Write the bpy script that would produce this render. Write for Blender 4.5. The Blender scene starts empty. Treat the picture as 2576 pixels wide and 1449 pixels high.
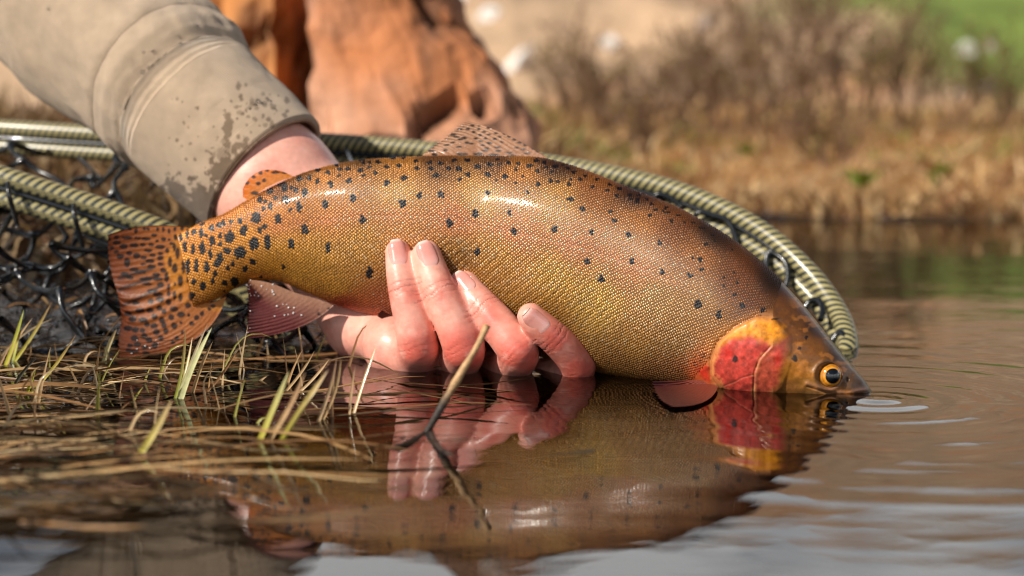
import bpy, bmesh, math, random
import numpy as np
from mathutils import Vector, Matrix
from mathutils.bvhtree import BVHTree

# ------------------------------------------------------------------ camera, sky, sun, exposure
sc = bpy.context.scene
col = sc.collection
random.seed(7)
RNG = np.random.default_rng(11)
F = 4300.0                      # focal length in layout pixels (picture laid out 2576 x 1449)
HC = 0.105                      # camera height above the water
PITCH = math.atan((724.5 - 300.0) / F)
cam = bpy.data.cameras.new('camera')
cam_o = bpy.data.objects.new('camera', cam); col.objects.link(cam_o)
cam_o.location = (0, 0, HC)
cam_o.rotation_euler = (math.pi / 2 - PITCH, 0, 0)
cam.sensor_width = 36.0
cam.lens = F / 2576.0 * 36.0
cam.clip_start = 0.02; cam.clip_end = 500
cam.dof.use_dof = True
cam.dof.focus_distance = 0.675
cam.dof.aperture_fstop = 8.2
sc.camera = cam_o

SUN_TO = Vector((-0.66, -0.44, 0.61)).normalized()      # direction towards the sun
world = bpy.data.worlds.new('World'); sc.world = world; world.use_nodes = True
wn = world.node_tree.nodes; wl = world.node_tree.links
sky = wn.new('ShaderNodeTexSky'); sky.sky_type = 'NISHITA'; sky.sun_disc = False
sky.sun_elevation = math.asin(SUN_TO.z)
sky.sun_rotation = math.atan2(SUN_TO.x, SUN_TO.y)
sky.altitude = 2500
ctc = wn.new('ShaderNodeTexCoord'); cmp_ = wn.new('ShaderNodeMapping'); cmp_.inputs['Scale'].default_value = (1.6, 1.6, 5.0); cmp_.inputs['Location'].default_value = (.4, 1.9, .7)
wl.new(ctc.outputs['Generated'], cmp_.inputs[0])
cno = wn.new('ShaderNodeTexNoise'); cno.inputs['Scale'].default_value = 1.5; cno.inputs['Detail'].default_value = 5.0; cno.inputs['Roughness'].default_value = .55
wl.new(cmp_.outputs[0], cno.inputs['Vector'])
cra = wn.new('ShaderNodeMapRange'); cra.inputs['From Min'].default_value = .36; cra.inputs['From Max'].default_value = .54; cra.inputs['To Max'].default_value = .85
wl.new(cno.outputs['Fac'], cra.inputs['Value'])
cmx = wn.new('ShaderNodeMixRGB'); cmx.inputs[2].default_value = (32.0, 31.6, 31.0, 1)          # thin bright cloud
csx = wn.new('ShaderNodeSeparateXYZ'); wl.new(ctc.outputs['Generated'], csx.inputs[0])
cel = wn.new('ShaderNodeMapRange'); cel.inputs['From Min'].default_value = .52; cel.inputs['From Max'].default_value = .28      # cloud bank low over the horizon
wl.new(csx.outputs[2], cel.inputs['Value'])
cml = wn.new('ShaderNodeMath'); cml.operation = 'MULTIPLY'; wl.new(cra.outputs[0], cml.inputs[0]); wl.new(cel.outputs[0], cml.inputs[1])
wl.new(cml.outputs[0], cmx.inputs[0]); wl.new(sky.outputs[0], cmx.inputs[1])
wl.new(cmx.outputs[0], wn['Background'].inputs[0])
wn['Background'].inputs[1].default_value = 0.05
sun = bpy.data.lights.new('sun', 'SUN'); sun.energy = 5.0; sun.angle = math.radians(0.53); sun.color = (1.0, 0.93, 0.82)
sun_o = bpy.data.objects.new('sun', sun); col.objects.link(sun_o)
sun_o.rotation_euler = SUN_TO.to_track_quat('Z', 'Y').to_euler()
sun_o.location = SUN_TO * 20
sc.view_settings.view_transform = 'Standard'; sc.view_settings.look = 'None'
sc.view_settings.exposure = 0.12; sc.view_settings.gamma = 1.0
sc.view_settings.use_curve_mapping = False
sc.render.engine = 'CYCLES'
sc.cycles.use_denoising = True
try: sc.cycles.denoiser = 'OPENIMAGEDENOISE'
except Exception: pass
sc.cycles.filter_width = 1.1
sc.cycles.max_bounces = 8; sc.cycles.transparent_max_bounces = 16
sc.cycles.caustics_reflective = False; sc.cycles.caustics_refractive = False
sc.cycles.sample_clamp_indirect = 6.0

# ------------------------------------------------------------------ helpers
CP, SP = math.cos(PITCH), math.sin(PITCH)
def ray(dx, dy):
    cx = (np.asarray(dx, float) - 1288.0) / F
    cz = -(np.asarray(dy, float) - 724.5) / F
    return cx, CP + cz * SP, -SP + cz * CP
def W(dx, dy, Y):
    """layout pixel + distance along +Y  ->  world point(s)"""
    x, y, z = ray(dx, dy)
    k = np.asarray(Y, float) / y
    return np.stack(np.broadcast_arrays(x * k, y * k, HC + z * k), -1)
def WZ(dx, dy, z0=0.0):
    """layout pixel  ->  point on the level plane z0"""
    x, y, z = ray(dx, dy)
    k = (z0 - HC) / z
    return np.stack(np.broadcast_arrays(x * k, y * k, HC + z * k), -1)
def PX(P):
    P = np.asarray(P, float)
    x, y, z = P[..., 0], P[..., 1], P[..., 2] - HC
    f = y * CP - z * SP; u = y * SP + z * CP
    return 1288 + F * x / f, 724.5 - F * u / f
def lin(c):
    c = np.asarray(c, float) / 255.0
    return np.where(c <= 0.04045, c / 12.92, ((c + 0.055) / 1.055) ** 2.4)
def sstep(a, b, x):
    t = np.clip((np.asarray(x, float) - a) / (b - a), 0, 1)
    return t * t * (3 - 2 * t)
def _h(ix, iy, iz, seed):
    with np.errstate(over='ignore'):
        n = (ix.astype(np.int64) * 374761393 + iy.astype(np.int64) * 668265263 + iz.astype(np.int64) * 2147483647 + seed * 1274126177)
        n = (n ^ (n >> 13)) * 1274126177
        n = (n ^ (n >> 16)) & 0xFFFFFF
    return n / float(0xFFFFFF)
def noise(x, y, z=0.0, seed=0):
    x, y, z = np.broadcast_arrays(np.asarray(x, float), np.asarray(y, float), np.asarray(z, float))
    ix, iy, iz = np.floor(x), np.floor(y), np.floor(z)
    fx, fy, fz = x - ix, y - iy, z - iz
    fx, fy, fz = [f * f * (3 - 2 * f) for f in (fx, fy, fz)]
    r = 0
    for a in (0, 1):
        for b in (0, 1):
            for c in (0, 1):
                w = (fx if a else 1 - fx) * (fy if b else 1 - fy) * (fz if c else 1 - fz)
                r = r + w * _h(ix + a, iy + b, iz + c, seed)
    return r * 2 - 1
def fbm(x, y, z=0.0, seed=0, o=4):
    r, a, f = 0, 1.0, 1.0
    for i in range(o):
        r = r + a * noise(np.asarray(x) * f, np.asarray(y) * f, np.asarray(z) * f, seed + i * 17); a *= .5; f *= 2.03
    return r
def crom(pts, n):
    """Catmull-Rom through pts (rows), n samples by chord length"""
    P = np.asarray(pts, float); m = len(P)
    L = np.r_[0, np.cumsum(np.linalg.norm(np.diff(P[:, :2] if P.shape[1] > 2 else P, axis=0), axis=1))]
    t = np.linspace(0, L[-1], n)
    T = np.zeros_like(P)
    for i in range(m):
        a, b = max(i - 1, 0), min(i + 1, m - 1)
        T[i] = (P[b] - P[a]) / max(L[b] - L[a], 1e-9)
    k = np.clip(np.searchsorted(L, t, 'right') - 1, 0, m - 2)
    h = (L[k + 1] - L[k]); s = ((t - L[k]) / h)[:, None]; h = h[:, None]
    return ((2*s**3-3*s**2+1)*P[k] + (s**3-2*s**2+s)*h*T[k] + (-2*s**3+3*s**2)*P[k+1] + (s**3-s**2)*h*T[k+1])
def gridf(n, m, wi=False, wj=False):
    I = np.arange(n if wi else n - 1); J = np.arange(m if wj else m - 1)
    i, j = np.meshgrid(I, J, indexing='ij'); i2, j2 = (i + 1) % n, (j + 1) % m
    return np.stack([i * m + j, i2 * m + j, i2 * m + j2, i * m + j2], -1).reshape(-1, 4)
def mk(name, V, faces, mat, parent=None, C=None, smooth=True, A=None, uv=None):
    """one mesh object; faces = array or list of arrays (tris / quads); C = per-vertex colour (linear); A = dict of float attrs"""
    V = np.ascontiguousarray(np.asarray(V, np.float32).reshape(-1, 3))
    if isinstance(faces, np.ndarray): faces = [faces]
    faces = [np.asarray(f, np.int32) for f in faces if len(f)]
    me = bpy.data.meshes.new(name)
    me.vertices.add(len(V)); me.vertices.foreach_set('co', V.ravel())
    loops = np.concatenate([f.ravel() for f in faces])
    tot = np.concatenate([np.full(len(f), f.shape[1], np.int32) for f in faces])
    st = np.r_[0, np.cumsum(tot)[:-1]].astype(np.int32)
    me.loops.add(len(loops)); me.loops.foreach_set('vertex_index', loops)
    me.polygons.add(len(tot)); me.polygons.foreach_set('loop_start', st)
    try: me.polygons.foreach_set('loop_total', tot)
    except Exception: pass
    me.polygons.foreach_set('use_smooth', np.full(len(tot), smooth, bool))
    if C is not None:
        C = np.asarray(C, np.float32).reshape(-1, C.shape[-1])
        if C.shape[1] == 3: C = np.c_[C, np.ones(len(C), np.float32)]
        a = me.color_attributes.new('Col', 'FLOAT_COLOR', 'POINT'); a.data.foreach_set('color', np.ascontiguousarray(C, np.float32).ravel())
    for k, v in (A or {}).items():
        a = me.attributes.new(k, 'FLOAT', 'POINT'); a.data.foreach_set('value', np.ascontiguousarray(v, np.float32).ravel())
    if uv is not None:
        l = me.uv_layers.new(name='UVMap'); l.data.foreach_set('uv', np.ascontiguousarray(np.asarray(uv, np.float32)[loops]).ravel())
    me.update(calc_edges=True); me.validate()
    me.materials.append(mat)
    o = bpy.data.objects.new(name, me); col.objects.link(o)
    if parent is not None:
        o.parent = parent
        if parent.type == 'EMPTY': o.matrix_parent_inverse = Matrix.Translation(parent.location).inverted()
    return o
def tag(o, label=None, cat=None, group=None, kind=None):
    for k, v in (('label', label), ('category', cat), ('group', group), ('kind', kind)):
        if v: o[k] = v
    return o
def empty(name, loc, label, cat, group=None):
    o = bpy.data.objects.new(name, None); col.objects.link(o); o.location = loc; o.empty_display_size = .02
    return tag(o, label, cat, group)
class Soup:
    """collects vertex / face / colour blocks into one mesh"""
    def __init__(s): s.V, s.Q, s.T, s.C, s.U, s.n = [], [], [], [], [], 0
    def add(s, V, Q=None, T=None, C=None, U=None):
        V = np.asarray(V, float).reshape(-1, 3)
        if Q is not None and len(Q): s.Q.append(np.asarray(Q) + s.n)
        if T is not None and len(T): s.T.append(np.asarray(T) + s.n)
        s.V.append(V); s.n += len(V)
        if C is not None: s.C.append(np.broadcast_to(np.asarray(C, float), (len(V), 3)))
        if U is not None: s.U.append(np.asarray(U).reshape(-1, 2))
        return s
    def build(s, name, mat, parent=None, smooth=True):
        f = []
        if s.Q: f.append(np.concatenate(s.Q))
        if s.T: f.append(np.concatenate(s.T))
        return mk(name, np.concatenate(s.V), f, mat, parent, np.concatenate(s.C) if s.C else None, smooth, uv=np.concatenate(s.U) if s.U else None)
def frames(P):
    P = np.asarray(P, float)
    T = np.gradient(P, axis=0); T /= np.linalg.norm(T, axis=1)[:, None] + 1e-12
    N = np.zeros_like(P)
    a = np.array([0, 0, 1.0]) if abs(T[0][2]) < .9 else np.array([1.0, 0, 0])
    n = a - T[0] * (a @ T[0]); N[0] = n / np.linalg.norm(n)
    for i in range(1, len(P)):
        n = N[i-1] - T[i] * (N[i-1] @ T[i]); N[i] = n / (np.linalg.norm(n) + 1e-12)
    return T, N, np.cross(T, N)
def tube(P, R, seg=8, cap=True):
    P = np.asarray(P, float); n = len(P); R = np.broadcast_to(np.asarray(R, float), (n,))
    T, N, B = frames(P)
    a = np.arange(seg) * 2 * math.pi / seg
    V = P[:, None] + R[:, None, None] * (np.cos(a)[None, :, None] * N[:, None] + np.sin(a)[None, :, None] * B[:, None])
    L = np.r_[0, np.cumsum(np.linalg.norm(np.diff(P, axis=0), axis=1))]
    U = np.stack(np.broadcast_arrays(L[:, None], a[None] / (2 * math.pi)), -1)
    Q = gridf(n, seg, False, True); V = V.reshape(-1, 3); U = U.reshape(-1, 2); Tt = None
    if cap:
        V = np.r_[V, P[:1], P[-1:]]; U = np.r_[U, U[:1], U[-1:]]
        k = np.arange(seg); k2 = (k + 1) % seg
        Tt = np.r_[np.c_[k2, k, np.full(seg, n * seg)], np.c_[k + (n-1)*seg, k2 + (n-1)*seg, np.full(seg, n * seg + 1)]]
    return V, Q, Tt, U
def blade(P, w, up=None, fold=.25):
    """flat tapering leaf blade with a keel; P path (n,3), w widths (n) -> verts, quads"""
    P = np.asarray(P, float); n = len(P)
    T = np.gradient(P, axis=0); T /= np.linalg.norm(T, axis=1)[:, None] + 1e-12
    up = np.array([0, -1.0, .15]) if up is None else np.asarray(up, float)
    S = np.cross(T, up); S /= np.linalg.norm(S, axis=1)[:, None] + 1e-9
    K = np.cross(S, T)
    w = np.asarray(w, float)[:, None]
    V = np.stack([P - S * w / 2, P - K * w * fold, P + S * w / 2], 1).reshape(-1, 3)
    return V, gridf(n, 3)
# --- SDF pieces + surface nets
def smin(a, b, k):
    h = np.clip(.5 + .5 * (b - a) / k, 0, 1)
    return b * (1 - h) + a * h - k * h * (1 - h)
def cone_sdf(X, a, b, ra, rb):
    a, b = np.asarray(a, float), np.asarray(b, float)
    d = b - a; t = np.clip(((X - a) @ d) / (d @ d), 0, 1)
    return np.linalg.norm(X - a - t[..., None] * d, axis=-1) - (ra + (rb - ra) * t)
def surfnet(D, org, h):
    nx, ny, nz = D.shape
    S = D < 0
    cor = [(i, j, k) for i in (0, 1) for j in (0, 1) for k in (0, 1)]
    num = np.zeros((nx-1, ny-1, nz-1), np.int8)
    for c in cor: num += S[c[0]:nx-1+c[0], c[1]:ny-1+c[1], c[2]:nz-1+c[2]]
    act = (num > 0) & (num < 8); idx = -np.ones(act.shape, np.int32); idx[act] = np.arange(act.sum())
    ijk = np.argwhere(act); acc = np.zeros((len(ijk), 3)); cnt = np.zeros(len(ijk))
    val = {c: D[ijk[:, 0] + c[0], ijk[:, 1] + c[1], ijk[:, 2] + c[2]].astype(float) for c in cor}
    for c in cor:
        for ax in range(3):
            if c[ax]: continue
            e = list(c); e[ax] = 1
            a, b = val[c], val[tuple(e)]; m = (a < 0) != (b < 0)
            t = np.where(m, a / np.where(m, a - b, 1), 0)
            for q in range(3): acc[:, q] += np.where(m, c[q] + (t if q == ax else 0), 0)
            cnt += m
    V = np.asarray(org) + h * (ijk + acc / cnt[:, None])
    Q = []
    for ax in range(3):
        sl0 = [slice(1, -1)] * 3; sl1 = [slice(1, -1)] * 3
        sl0[ax] = slice(0, -1); sl1[ax] = slice(1, None)
        s0, s1 = S[tuple(sl0)], S[tuple(sl1)]
        b, c = (ax + 1) % 3, (ax + 2) % 3
        for flip, m in ((False, s0 & ~s1), (True, ~s0 & s1)):
            p = np.argwhere(m)
            if not len(p): continue
            p = p.copy(); p[:, b] += 1; p[:, c] += 1
            def g(db, dc):
                q = p.copy(); q[:, b] += db; q[:, c] += dc
                return idx[q[:, 0], q[:, 1], q[:, 2]]
            f = np.stack([g(-1, -1), g(0, -1), g(0, 0), g(-1, 0)], 1)
            Q.append(f[:, ::-1] if flip else f)
    Q = np.concatenate(Q); Q = Q[(Q >= 0).all(1)]
    return V, Q

# ------------------------------------------------------------------ materials
def material(name):
    m = bpy.data.materials.new(name); m.use_nodes = True
    n = m.node_tree.nodes; l = m.node_tree.links
    return m, n, l, n['Principled BSDF']
def N(n, t, **kw):
    x = n.new(t)
    for k, v in kw.items():
        if k in x.inputs: x.inputs[k].default_value = v
        else: setattr(x, k, v)
    return x
def colmat(name, rough=.5, metal=0, coat=0, coat_rough=.1, spec=.5, sss=0, sss_r=(1, .4, .25), sss_s=.003, noise_scale=None, noise_amt=.25, bump_scale=None, bump=.1, bump_dist=.001, trans=0):
    """surface colour from the mesh's own colour layer, broken up by procedural noise"""
    m, n, l, b = material(name)
    a = N(n, 'ShaderNodeAttribute', attribute_name='Col'); c = a.outputs['Color']
    tc = N(n, 'ShaderNodeTexCoord')
    if noise_scale:
        t = N(n, 'ShaderNodeTexNoise', Scale=noise_scale, Detail=4.0); l.new(tc.outputs['Object'], t.inputs['Vector'])
        mr = N(n, 'ShaderNodeMapRange'); mr.inputs['From Min'].default_value = .25; mr.inputs['From Max'].default_value = .75
        mr.inputs['To Min'].default_value = 1 - noise_amt; mr.inputs['To Max'].default_value = 1 + noise_amt
        l.new(t.outputs['Fac'], mr.inputs['Value'])
        mx = N(n, 'ShaderNodeVectorMath', operation='SCALE'); l.new(c, mx.inputs[0]); l.new(mr.outputs[0], mx.inputs['Scale']); c = mx.outputs[0]
    l.new(c, b.inputs['Base Color'])
    b.inputs['Roughness'].default_value = rough; b.inputs['Metallic'].default_value = metal
    b.inputs['Coat Weight'].default_value = coat; b.inputs['Coat Roughness'].default_value = coat_rough
    b.inputs['Specular IOR Level'].default_value = spec
    if sss:
        b.inputs['Subsurface Weight'].default_value = sss; b.inputs['Subsurface Radius'].default_value = sss_r; b.inputs['Subsurface Scale'].default_value = sss_s
    if bump_scale:
        t = N(n, 'ShaderNodeTexNoise', Scale=bump_scale, Detail=3.0); l.new(tc.outputs['Object'], t.inputs['Vector'])
        bp = N(n, 'ShaderNodeBump', Strength=bump, Distance=bump_dist); l.new(t.outputs['Fac'], bp.inputs['Height']); l.new(bp.outputs[0], b.inputs['Normal'])
    if trans:
        tr = N(n, 'ShaderNodeBsdfTranslucent'); l.new(c, tr.inputs['Color'])
        ms = N(n, 'ShaderNodeMixShader', Fac=trans); l.new(b.outputs[0], ms.inputs[1]); l.new(tr.outputs[0], ms.inputs[2])
        l.new(ms.outputs[0], n['Material Output'].inputs['Surface'])
    return m
M_skin_fish = colmat('trout_skin', rough=.44, coat=.18, coat_rough=.12, noise_scale=900, noise_amt=.16, bump_scale=1400, bump=.12)
M_scale = colmat('trout_scale', rough=.30, metal=.35, coat=.15, coat_rough=.15, noise_scale=420, noise_amt=.10)
M_fin = colmat('trout_fin', rough=.46, coat=.2, coat_rough=.12, noise_scale=700, noise_amt=.15, bump_scale=900, bump=.25, trans=.36)
M_rock = colmat('rust_rock', rough=.85, noise_scale=14, noise_amt=.55, bump_scale=45, bump=.9, bump_dist=.006)
M_stone = colmat('pale_stone', rough=.7, noise_scale=20, noise_amt=.12, bump_scale=40, bump=.4, bump_dist=.004)
M_grass = colmat('dry_grass', rough=.55, noise_scale=160, noise_amt=.18, trans=.25)
M_wetgrass = colmat('wet_grass', rough=.35, coat=.3, noise_scale=260, noise_amt=.2, trans=.2)
M_twig = colmat('twig_bark', rough=.6, noise_scale=500, noise_amt=.3, bump_scale=800, bump=.5)
M_leaf = colmat('leaf', rough=.5, noise_scale=60, noise_amt=.2, trans=.3)

def mat_skin():
    m = colmat('wet_skin', rough=.42, spec=.45, sss=.10, sss_s=.002, noise_scale=420, noise_amt=.10)
    n, l = m.node_tree.nodes, m.node_tree.links; b = n['Principled BSDF']
    b.inputs['Coat Weight'].default_value = .18; b.inputs['Coat Roughness'].default_value = .22
    tc = N(n, 'ShaderNodeTexCoord')
    t = N(n, 'ShaderNodeTexNoise', Scale=1500.0, Detail=3.0); l.new(tc.outputs['Object'], t.inputs['Vector'])
    a = N(n, 'ShaderNodeAttribute', attribute_name='crease')
    ad = N(n, 'ShaderNodeMath', operation='MULTIPLY_ADD'); l.new(t.outputs['Fac'], ad.inputs[0]); ad.inputs[1].default_value = .09; l.new(a.outputs['Fac'], ad.inputs[2])
    bp = N(n, 'ShaderNodeBump', Strength=.75, Distance=.0007); l.new(ad.outputs[0], bp.inputs['Height']); l.new(bp.outputs[0], b.inputs['Normal'])
    return m
M_skin = mat_skin()
def mat_nail():
    m = colmat('fingernail', rough=.16, sss=.25, sss_s=.002, coat=.8, coat_rough=.06, noise_scale=250, noise_amt=.05)
    return m
M_nail = mat_nail()
def mat_cloth():
    m = colmat('khaki_cotton', rough=.92, spec=.2, noise_scale=140, noise_amt=.11)
    n, l = m.node_tree.nodes, m.node_tree.links; b = n['Principled BSDF']
    b.inputs['Sheen Weight'].default_value = .25
    u = N(n, 'ShaderNodeUVMap', uv_map='UVMap')
    w1 = N(n, 'ShaderNodeTexWave', Scale=330.0); w1.bands_direction = 'X'
    w2 = N(n, 'ShaderNodeTexWave', Scale=330.0); w2.bands_direction = 'Y'
    for w in (w1, w2): l.new(u.outputs[0], w.inputs['Vector']); w.inputs['Distortion'].default_value = 1.5
    ad = N(n, 'ShaderNodeMath', operation='ADD'); l.new(w1.outputs['Fac'], ad.inputs[0]); l.new(w2.outputs['Fac'], ad.inputs[1])
    tc = N(n, 'ShaderNodeTexCoord'); t = N(n, 'ShaderNodeTexNoise', Scale=380.0, Detail=5.0); l.new(tc.outputs['Object'], t.inputs['Vector'])
    a2 = N(n, 'ShaderNodeMath', operation='MULTIPLY_ADD'); l.new(t.outputs['Fac'], a2.inputs[0]); a2.inputs[1].default_value = 1.6; l.new(ad.outputs[0], a2.inputs[2])
    bp = N(n, 'ShaderNodeBump', Strength=.6, Distance=.0007); l.new(a2.outputs[0], bp.inputs['Height']); l.new(bp.outputs[0], b.inputs['Normal'])
    return m
M_cloth = mat_cloth()
def mat_braid():
    m, n, l, b = material('woven_carbon_tube')
    u = N(n, 'ShaderNodeUVMap', uv_map='UVMap'); s = N(n, 'ShaderNodeSeparateXYZ'); l.new(u.outputs[0], s.inputs[0])
    a = N(n, 'ShaderNodeMath', operation='MULTIPLY_ADD'); l.new(s.outputs[0], a.inputs[0]); a.inputs[1].default_value = 240.0
    mm = N(n, 'ShaderNodeMath', operation='MULTIPLY'); l.new(s.outputs[1], mm.inputs[0]); mm.inputs[1].default_value = 4.0
    l.new(mm.outputs[0], a.inputs[2])
    fr = N(n, 'ShaderNodeMath', operation='FRACT'); l.new(a.outputs[0], fr.inputs[0])
    a2 = N(n, 'ShaderNodeMath', operation='MULTIPLY'); l.new(s.outputs[1], a2.inputs[0]); a2.inputs[1].default_value = 22.0
    fr2 = N(n, 'ShaderNodeMath', operation='PINGPONG'); l.new(a2.outputs[0], fr2.inputs[0]); fr2.inputs[1].default_value = .5
    st = N(n, 'ShaderNodeMath', operation='MULTIPLY_ADD'); l.new(fr2.outputs[0], st.inputs[0]); st.inputs[1].default_value = .22; l.new(fr.outputs[0], st.inputs[2])
    r = N(n, 'ShaderNodeValToRGB'); l.new(st.outputs[0], r.inputs[0])
    e = r.color_ramp.elements; e[0].position = .50; e[0].color = (.03, .036, .032, 1); e[1].position = .60; e[1].color = (.40, .34, .15, 1)
    l.new(r.outputs[0], b.inputs['Base Color'])
    b.inputs['Roughness'].default_value = .42; b.inputs['Coat Weight'].default_value = .35; b.inputs['Coat Roughness'].default_value = .22
    return m
M_braid = mat_braid()
def plain(name, c, rough=.5, metal=0, coat=0, spec=.5, bscale=None):
    m, n, l, b = material(name)
    tc = N(n, 'ShaderNodeTexCoord'); t = N(n, 'ShaderNodeTexNoise', Scale=300.0, Detail=3.0); l.new(tc.outputs['Object'], t.inputs['Vector'])
    mx = N(n, 'ShaderNodeMixRGB'); mx.inputs[1].default_value = (*[x * .8 for x in c], 1); mx.inputs[2].default_value = (*[min(1, x * 1.2) for x in c], 1)
    l.new(t.outputs['Fac'], mx.inputs[0]); l.new(mx.outputs[0], b.inputs['Base Color'])
    b.inputs['Roughness'].default_value = rough; b.inputs['Metallic'].default_value = metal; b.inputs['Coat Weight'].default_value = coat; b.inputs['Specular IOR Level'].default_value = spec
    return m
M_rubber = plain('black_rubber', (.010, .012, .014), rough=.24, coat=.5)
M_pupil = plain('pupil', (.006, .007, .009), rough=.05, coat=1)
def mat_drop():
    m, n, l, b = material('water_bead')
    tr = N(n, 'ShaderNodeBsdfTransparent'); g = N(n, 'ShaderNodeBsdfGlossy', Roughness=.10); f = N(n, 'ShaderNodeFresnel', IOR=1.6)
    ms = N(n, 'ShaderNodeMixShader'); l.new(f.outputs[0], ms.inputs[0]); l.new(tr.outputs[0], ms.inputs[1]); l.new(g.outputs[0], ms.inputs[2])
    l.new(ms.outputs[0], n['Material Output'].inputs['Surface'])
    return m
M_drop = mat_drop()
def mat_water():
    m, n, l, b = material('pond_water')
    tc = N(n, 'ShaderNodeTexCoord')
    mp = N(n, 'ShaderNodeMapping'); mp.inputs['Scale'].default_value = (1, 2.2, 1); l.new(tc.outputs['Object'], mp.inputs[0])
    t = N(n, 'ShaderNodeTexNoise', Scale=24.0, Detail=2.0, Roughness=.45); l.new(mp.outputs[0], t.inputs['Vector'])
    bp = N(n, 'ShaderNodeBump', Strength=.05, Distance=.004); l.new(t.outputs['Fac'], bp.inputs['Height'])
    f = N(n, 'ShaderNodeFresnel', IOR=1.58); l.new(bp.outputs[0], f.inputs['Normal'])
    g = N(n, 'ShaderNodeBsdfGlossy', Roughness=.015); l.new(bp.outputs[0], g.inputs['Normal'])
    tr = N(n, 'ShaderNodeBsdfTransparent'); tr.inputs[0].default_value = (.52, .40, .27, 1)
    ms = N(n, 'ShaderNodeMixShader'); l.new(f.outputs[0], ms.inputs[0]); l.new(tr.outputs[0], ms.inputs[1]); l.new(g.outputs[0], ms.inputs[2])
    l.new(ms.outputs[0], n['Material Output'].inputs['Surface'])
    return m
M_water = mat_water()
def mat_ground():
    m = colmat('ground_soil', rough=.9, noise_scale=9, noise_amt=.2, bump_scale=35, bump=.5, bump_dist=.01)
    n, l = m.node_tree.nodes, m.node_tree.links; b = n['Principled BSDF']
    a = N(n, 'ShaderNodeAttribute', attribute_name='wet')
    mr = N(n, 'ShaderNodeMapRange'); mr.inputs['To Min'].default_value = .9; mr.inputs['To Max'].default_value = .22; l.new(a.outputs['Fac'], mr.inputs['Value'])
    l.new(mr.outputs[0], b.inputs['Roughness'])
    return m
M_ground = mat_ground()

# ------------------------------------------------------------------ ground and water
def shore_y(x):
    return .80 + 1.00 * sstep(-.10, .22, x) + .03 * noise(np.asarray(x) * 7, 3.3)
def ground_z(x, y, detail=True):
    x = np.asarray(x, float); y = np.asarray(y, float)
    r = sstep(-.10, .25, x)
    d = y - shore_y(x)
    dp = np.maximum(d, 0)
    land = (1 - r) * .115 * (1 - np.exp(-dp / .7)) + r * .125 * (1 - np.exp(-dp / 2.0))
    deep = np.maximum(-d * (.09 * (1 - r) + .55 * r), 0); maxd = .05 * (1 - r) + .13 * r
    z = np.where(d > 0, land, -maxd * (1 - np.exp(-deep / maxd)))
    hill = np.clip(y - 8.5, 0, 14)
    z = z + .37 * hill * sstep(8.5, 10.5, y) - .05 * np.clip(y - 24, 0, 60)
    if detail:
        near = 1 - sstep(3, 8, y)
        z = z + near * (.008 * fbm(x * 9, y * 9, 0, 5, 3)) + (1 - near) * .10 * fbm(x * 1.3, y * 1.3, 0, 9, 4)
    return z
def axis(segs):
    out = []
    for a, b, s in segs: out.append(np.arange(a, b, s))
    out.append([segs[-1][1]]); return np.concatenate(out)
gx = axis([(-60, -8, 2.6), (-8, -1.2, .16), (-1.2, .9, .012), (.9, 8, .10), (8, 60, 2.6)])
gy = axis([(-6, .2, .3), (.2, 2.4, .012), (2.4, 6, .05), (6, 14, .09), (14, 30, .8), (30, 90, 5)])
X, Yg = np.meshgrid(gx, gy, indexing='ij')
Z = ground_z(X, Yg)
sh = Yg - shore_y(X)
mud = lin((34, 24, 17)); bankc = lin((176, 138, 92)); talus = lin((182, 152, 122)); bed = lin((128, 98, 64))
n1 = fbm(X * 4, Yg * 4, 0, 21, 4)[..., None]
Cg = mud * (1 + .3 * n1)
t = (sstep(-.03, .15, sh) * sstep(-.05, .25, X) + .45 * sstep(.5, 1.1, sh) * (1 - sstep(-.05, .25, X)))[..., None]; Cg = Cg * (1 - t) + bankc * (1 + .25 * n1) * t
u = sstep(-.05, -.4, sh)[..., None] * sstep(-.05, .25, X)[..., None]; Cg = Cg * (1 - u) + bed * (1 + .25 * n1) * u
tt = sstep(7.0, 8.8, Yg)[..., None]
str1 = fbm(X * .9 + Yg * .55, (Yg - X * .5) * 3.2, 0, 31, 4)[..., None]
tal = talus * (1 + .22 * str1)
og = sstep(.15, .7, fbm(X * .7 + 4, (Yg - X * .55) * 2.0, 0, 41, 3))[..., None]; tal = tal * (1 - .55 * og) + lin((205, 140, 95)) * .55 * og
Cg = Cg * (1 - tt) + tal * tt
pgx, pgy = PX(np.stack([X, np.maximum(Yg, .3), Z], -1))
green = sstep(.0, .9, (X - 1.35 - .55 * (10.6 - Yg)) + .35 * fbm(X * 2, Yg * 2, 0, 51, 3)) * sstep(5.0, 6.2, Yg) * (1 - sstep(10.7, 11.5, Yg - .35 * (X - 2.6)))
gcol = lin((104, 122, 52)) * (1 + .35 * fbm(X * 5, Yg * 5, 0, 61, 3))[..., None]
Cg = Cg * (1 - green[..., None]) + gcol * green[..., None]
wet = (1 - sstep(.02, .25, sh))
tag(mk('ground', np.stack([X, Yg, Z], -1), gridf(len(gx), len(gy)), M_ground, C=np.clip(Cg, .004, .9), A={'wet': wet}), 'dark muddy pond bank rising to a tan stony hillside', 'ground', kind='structure')

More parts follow.
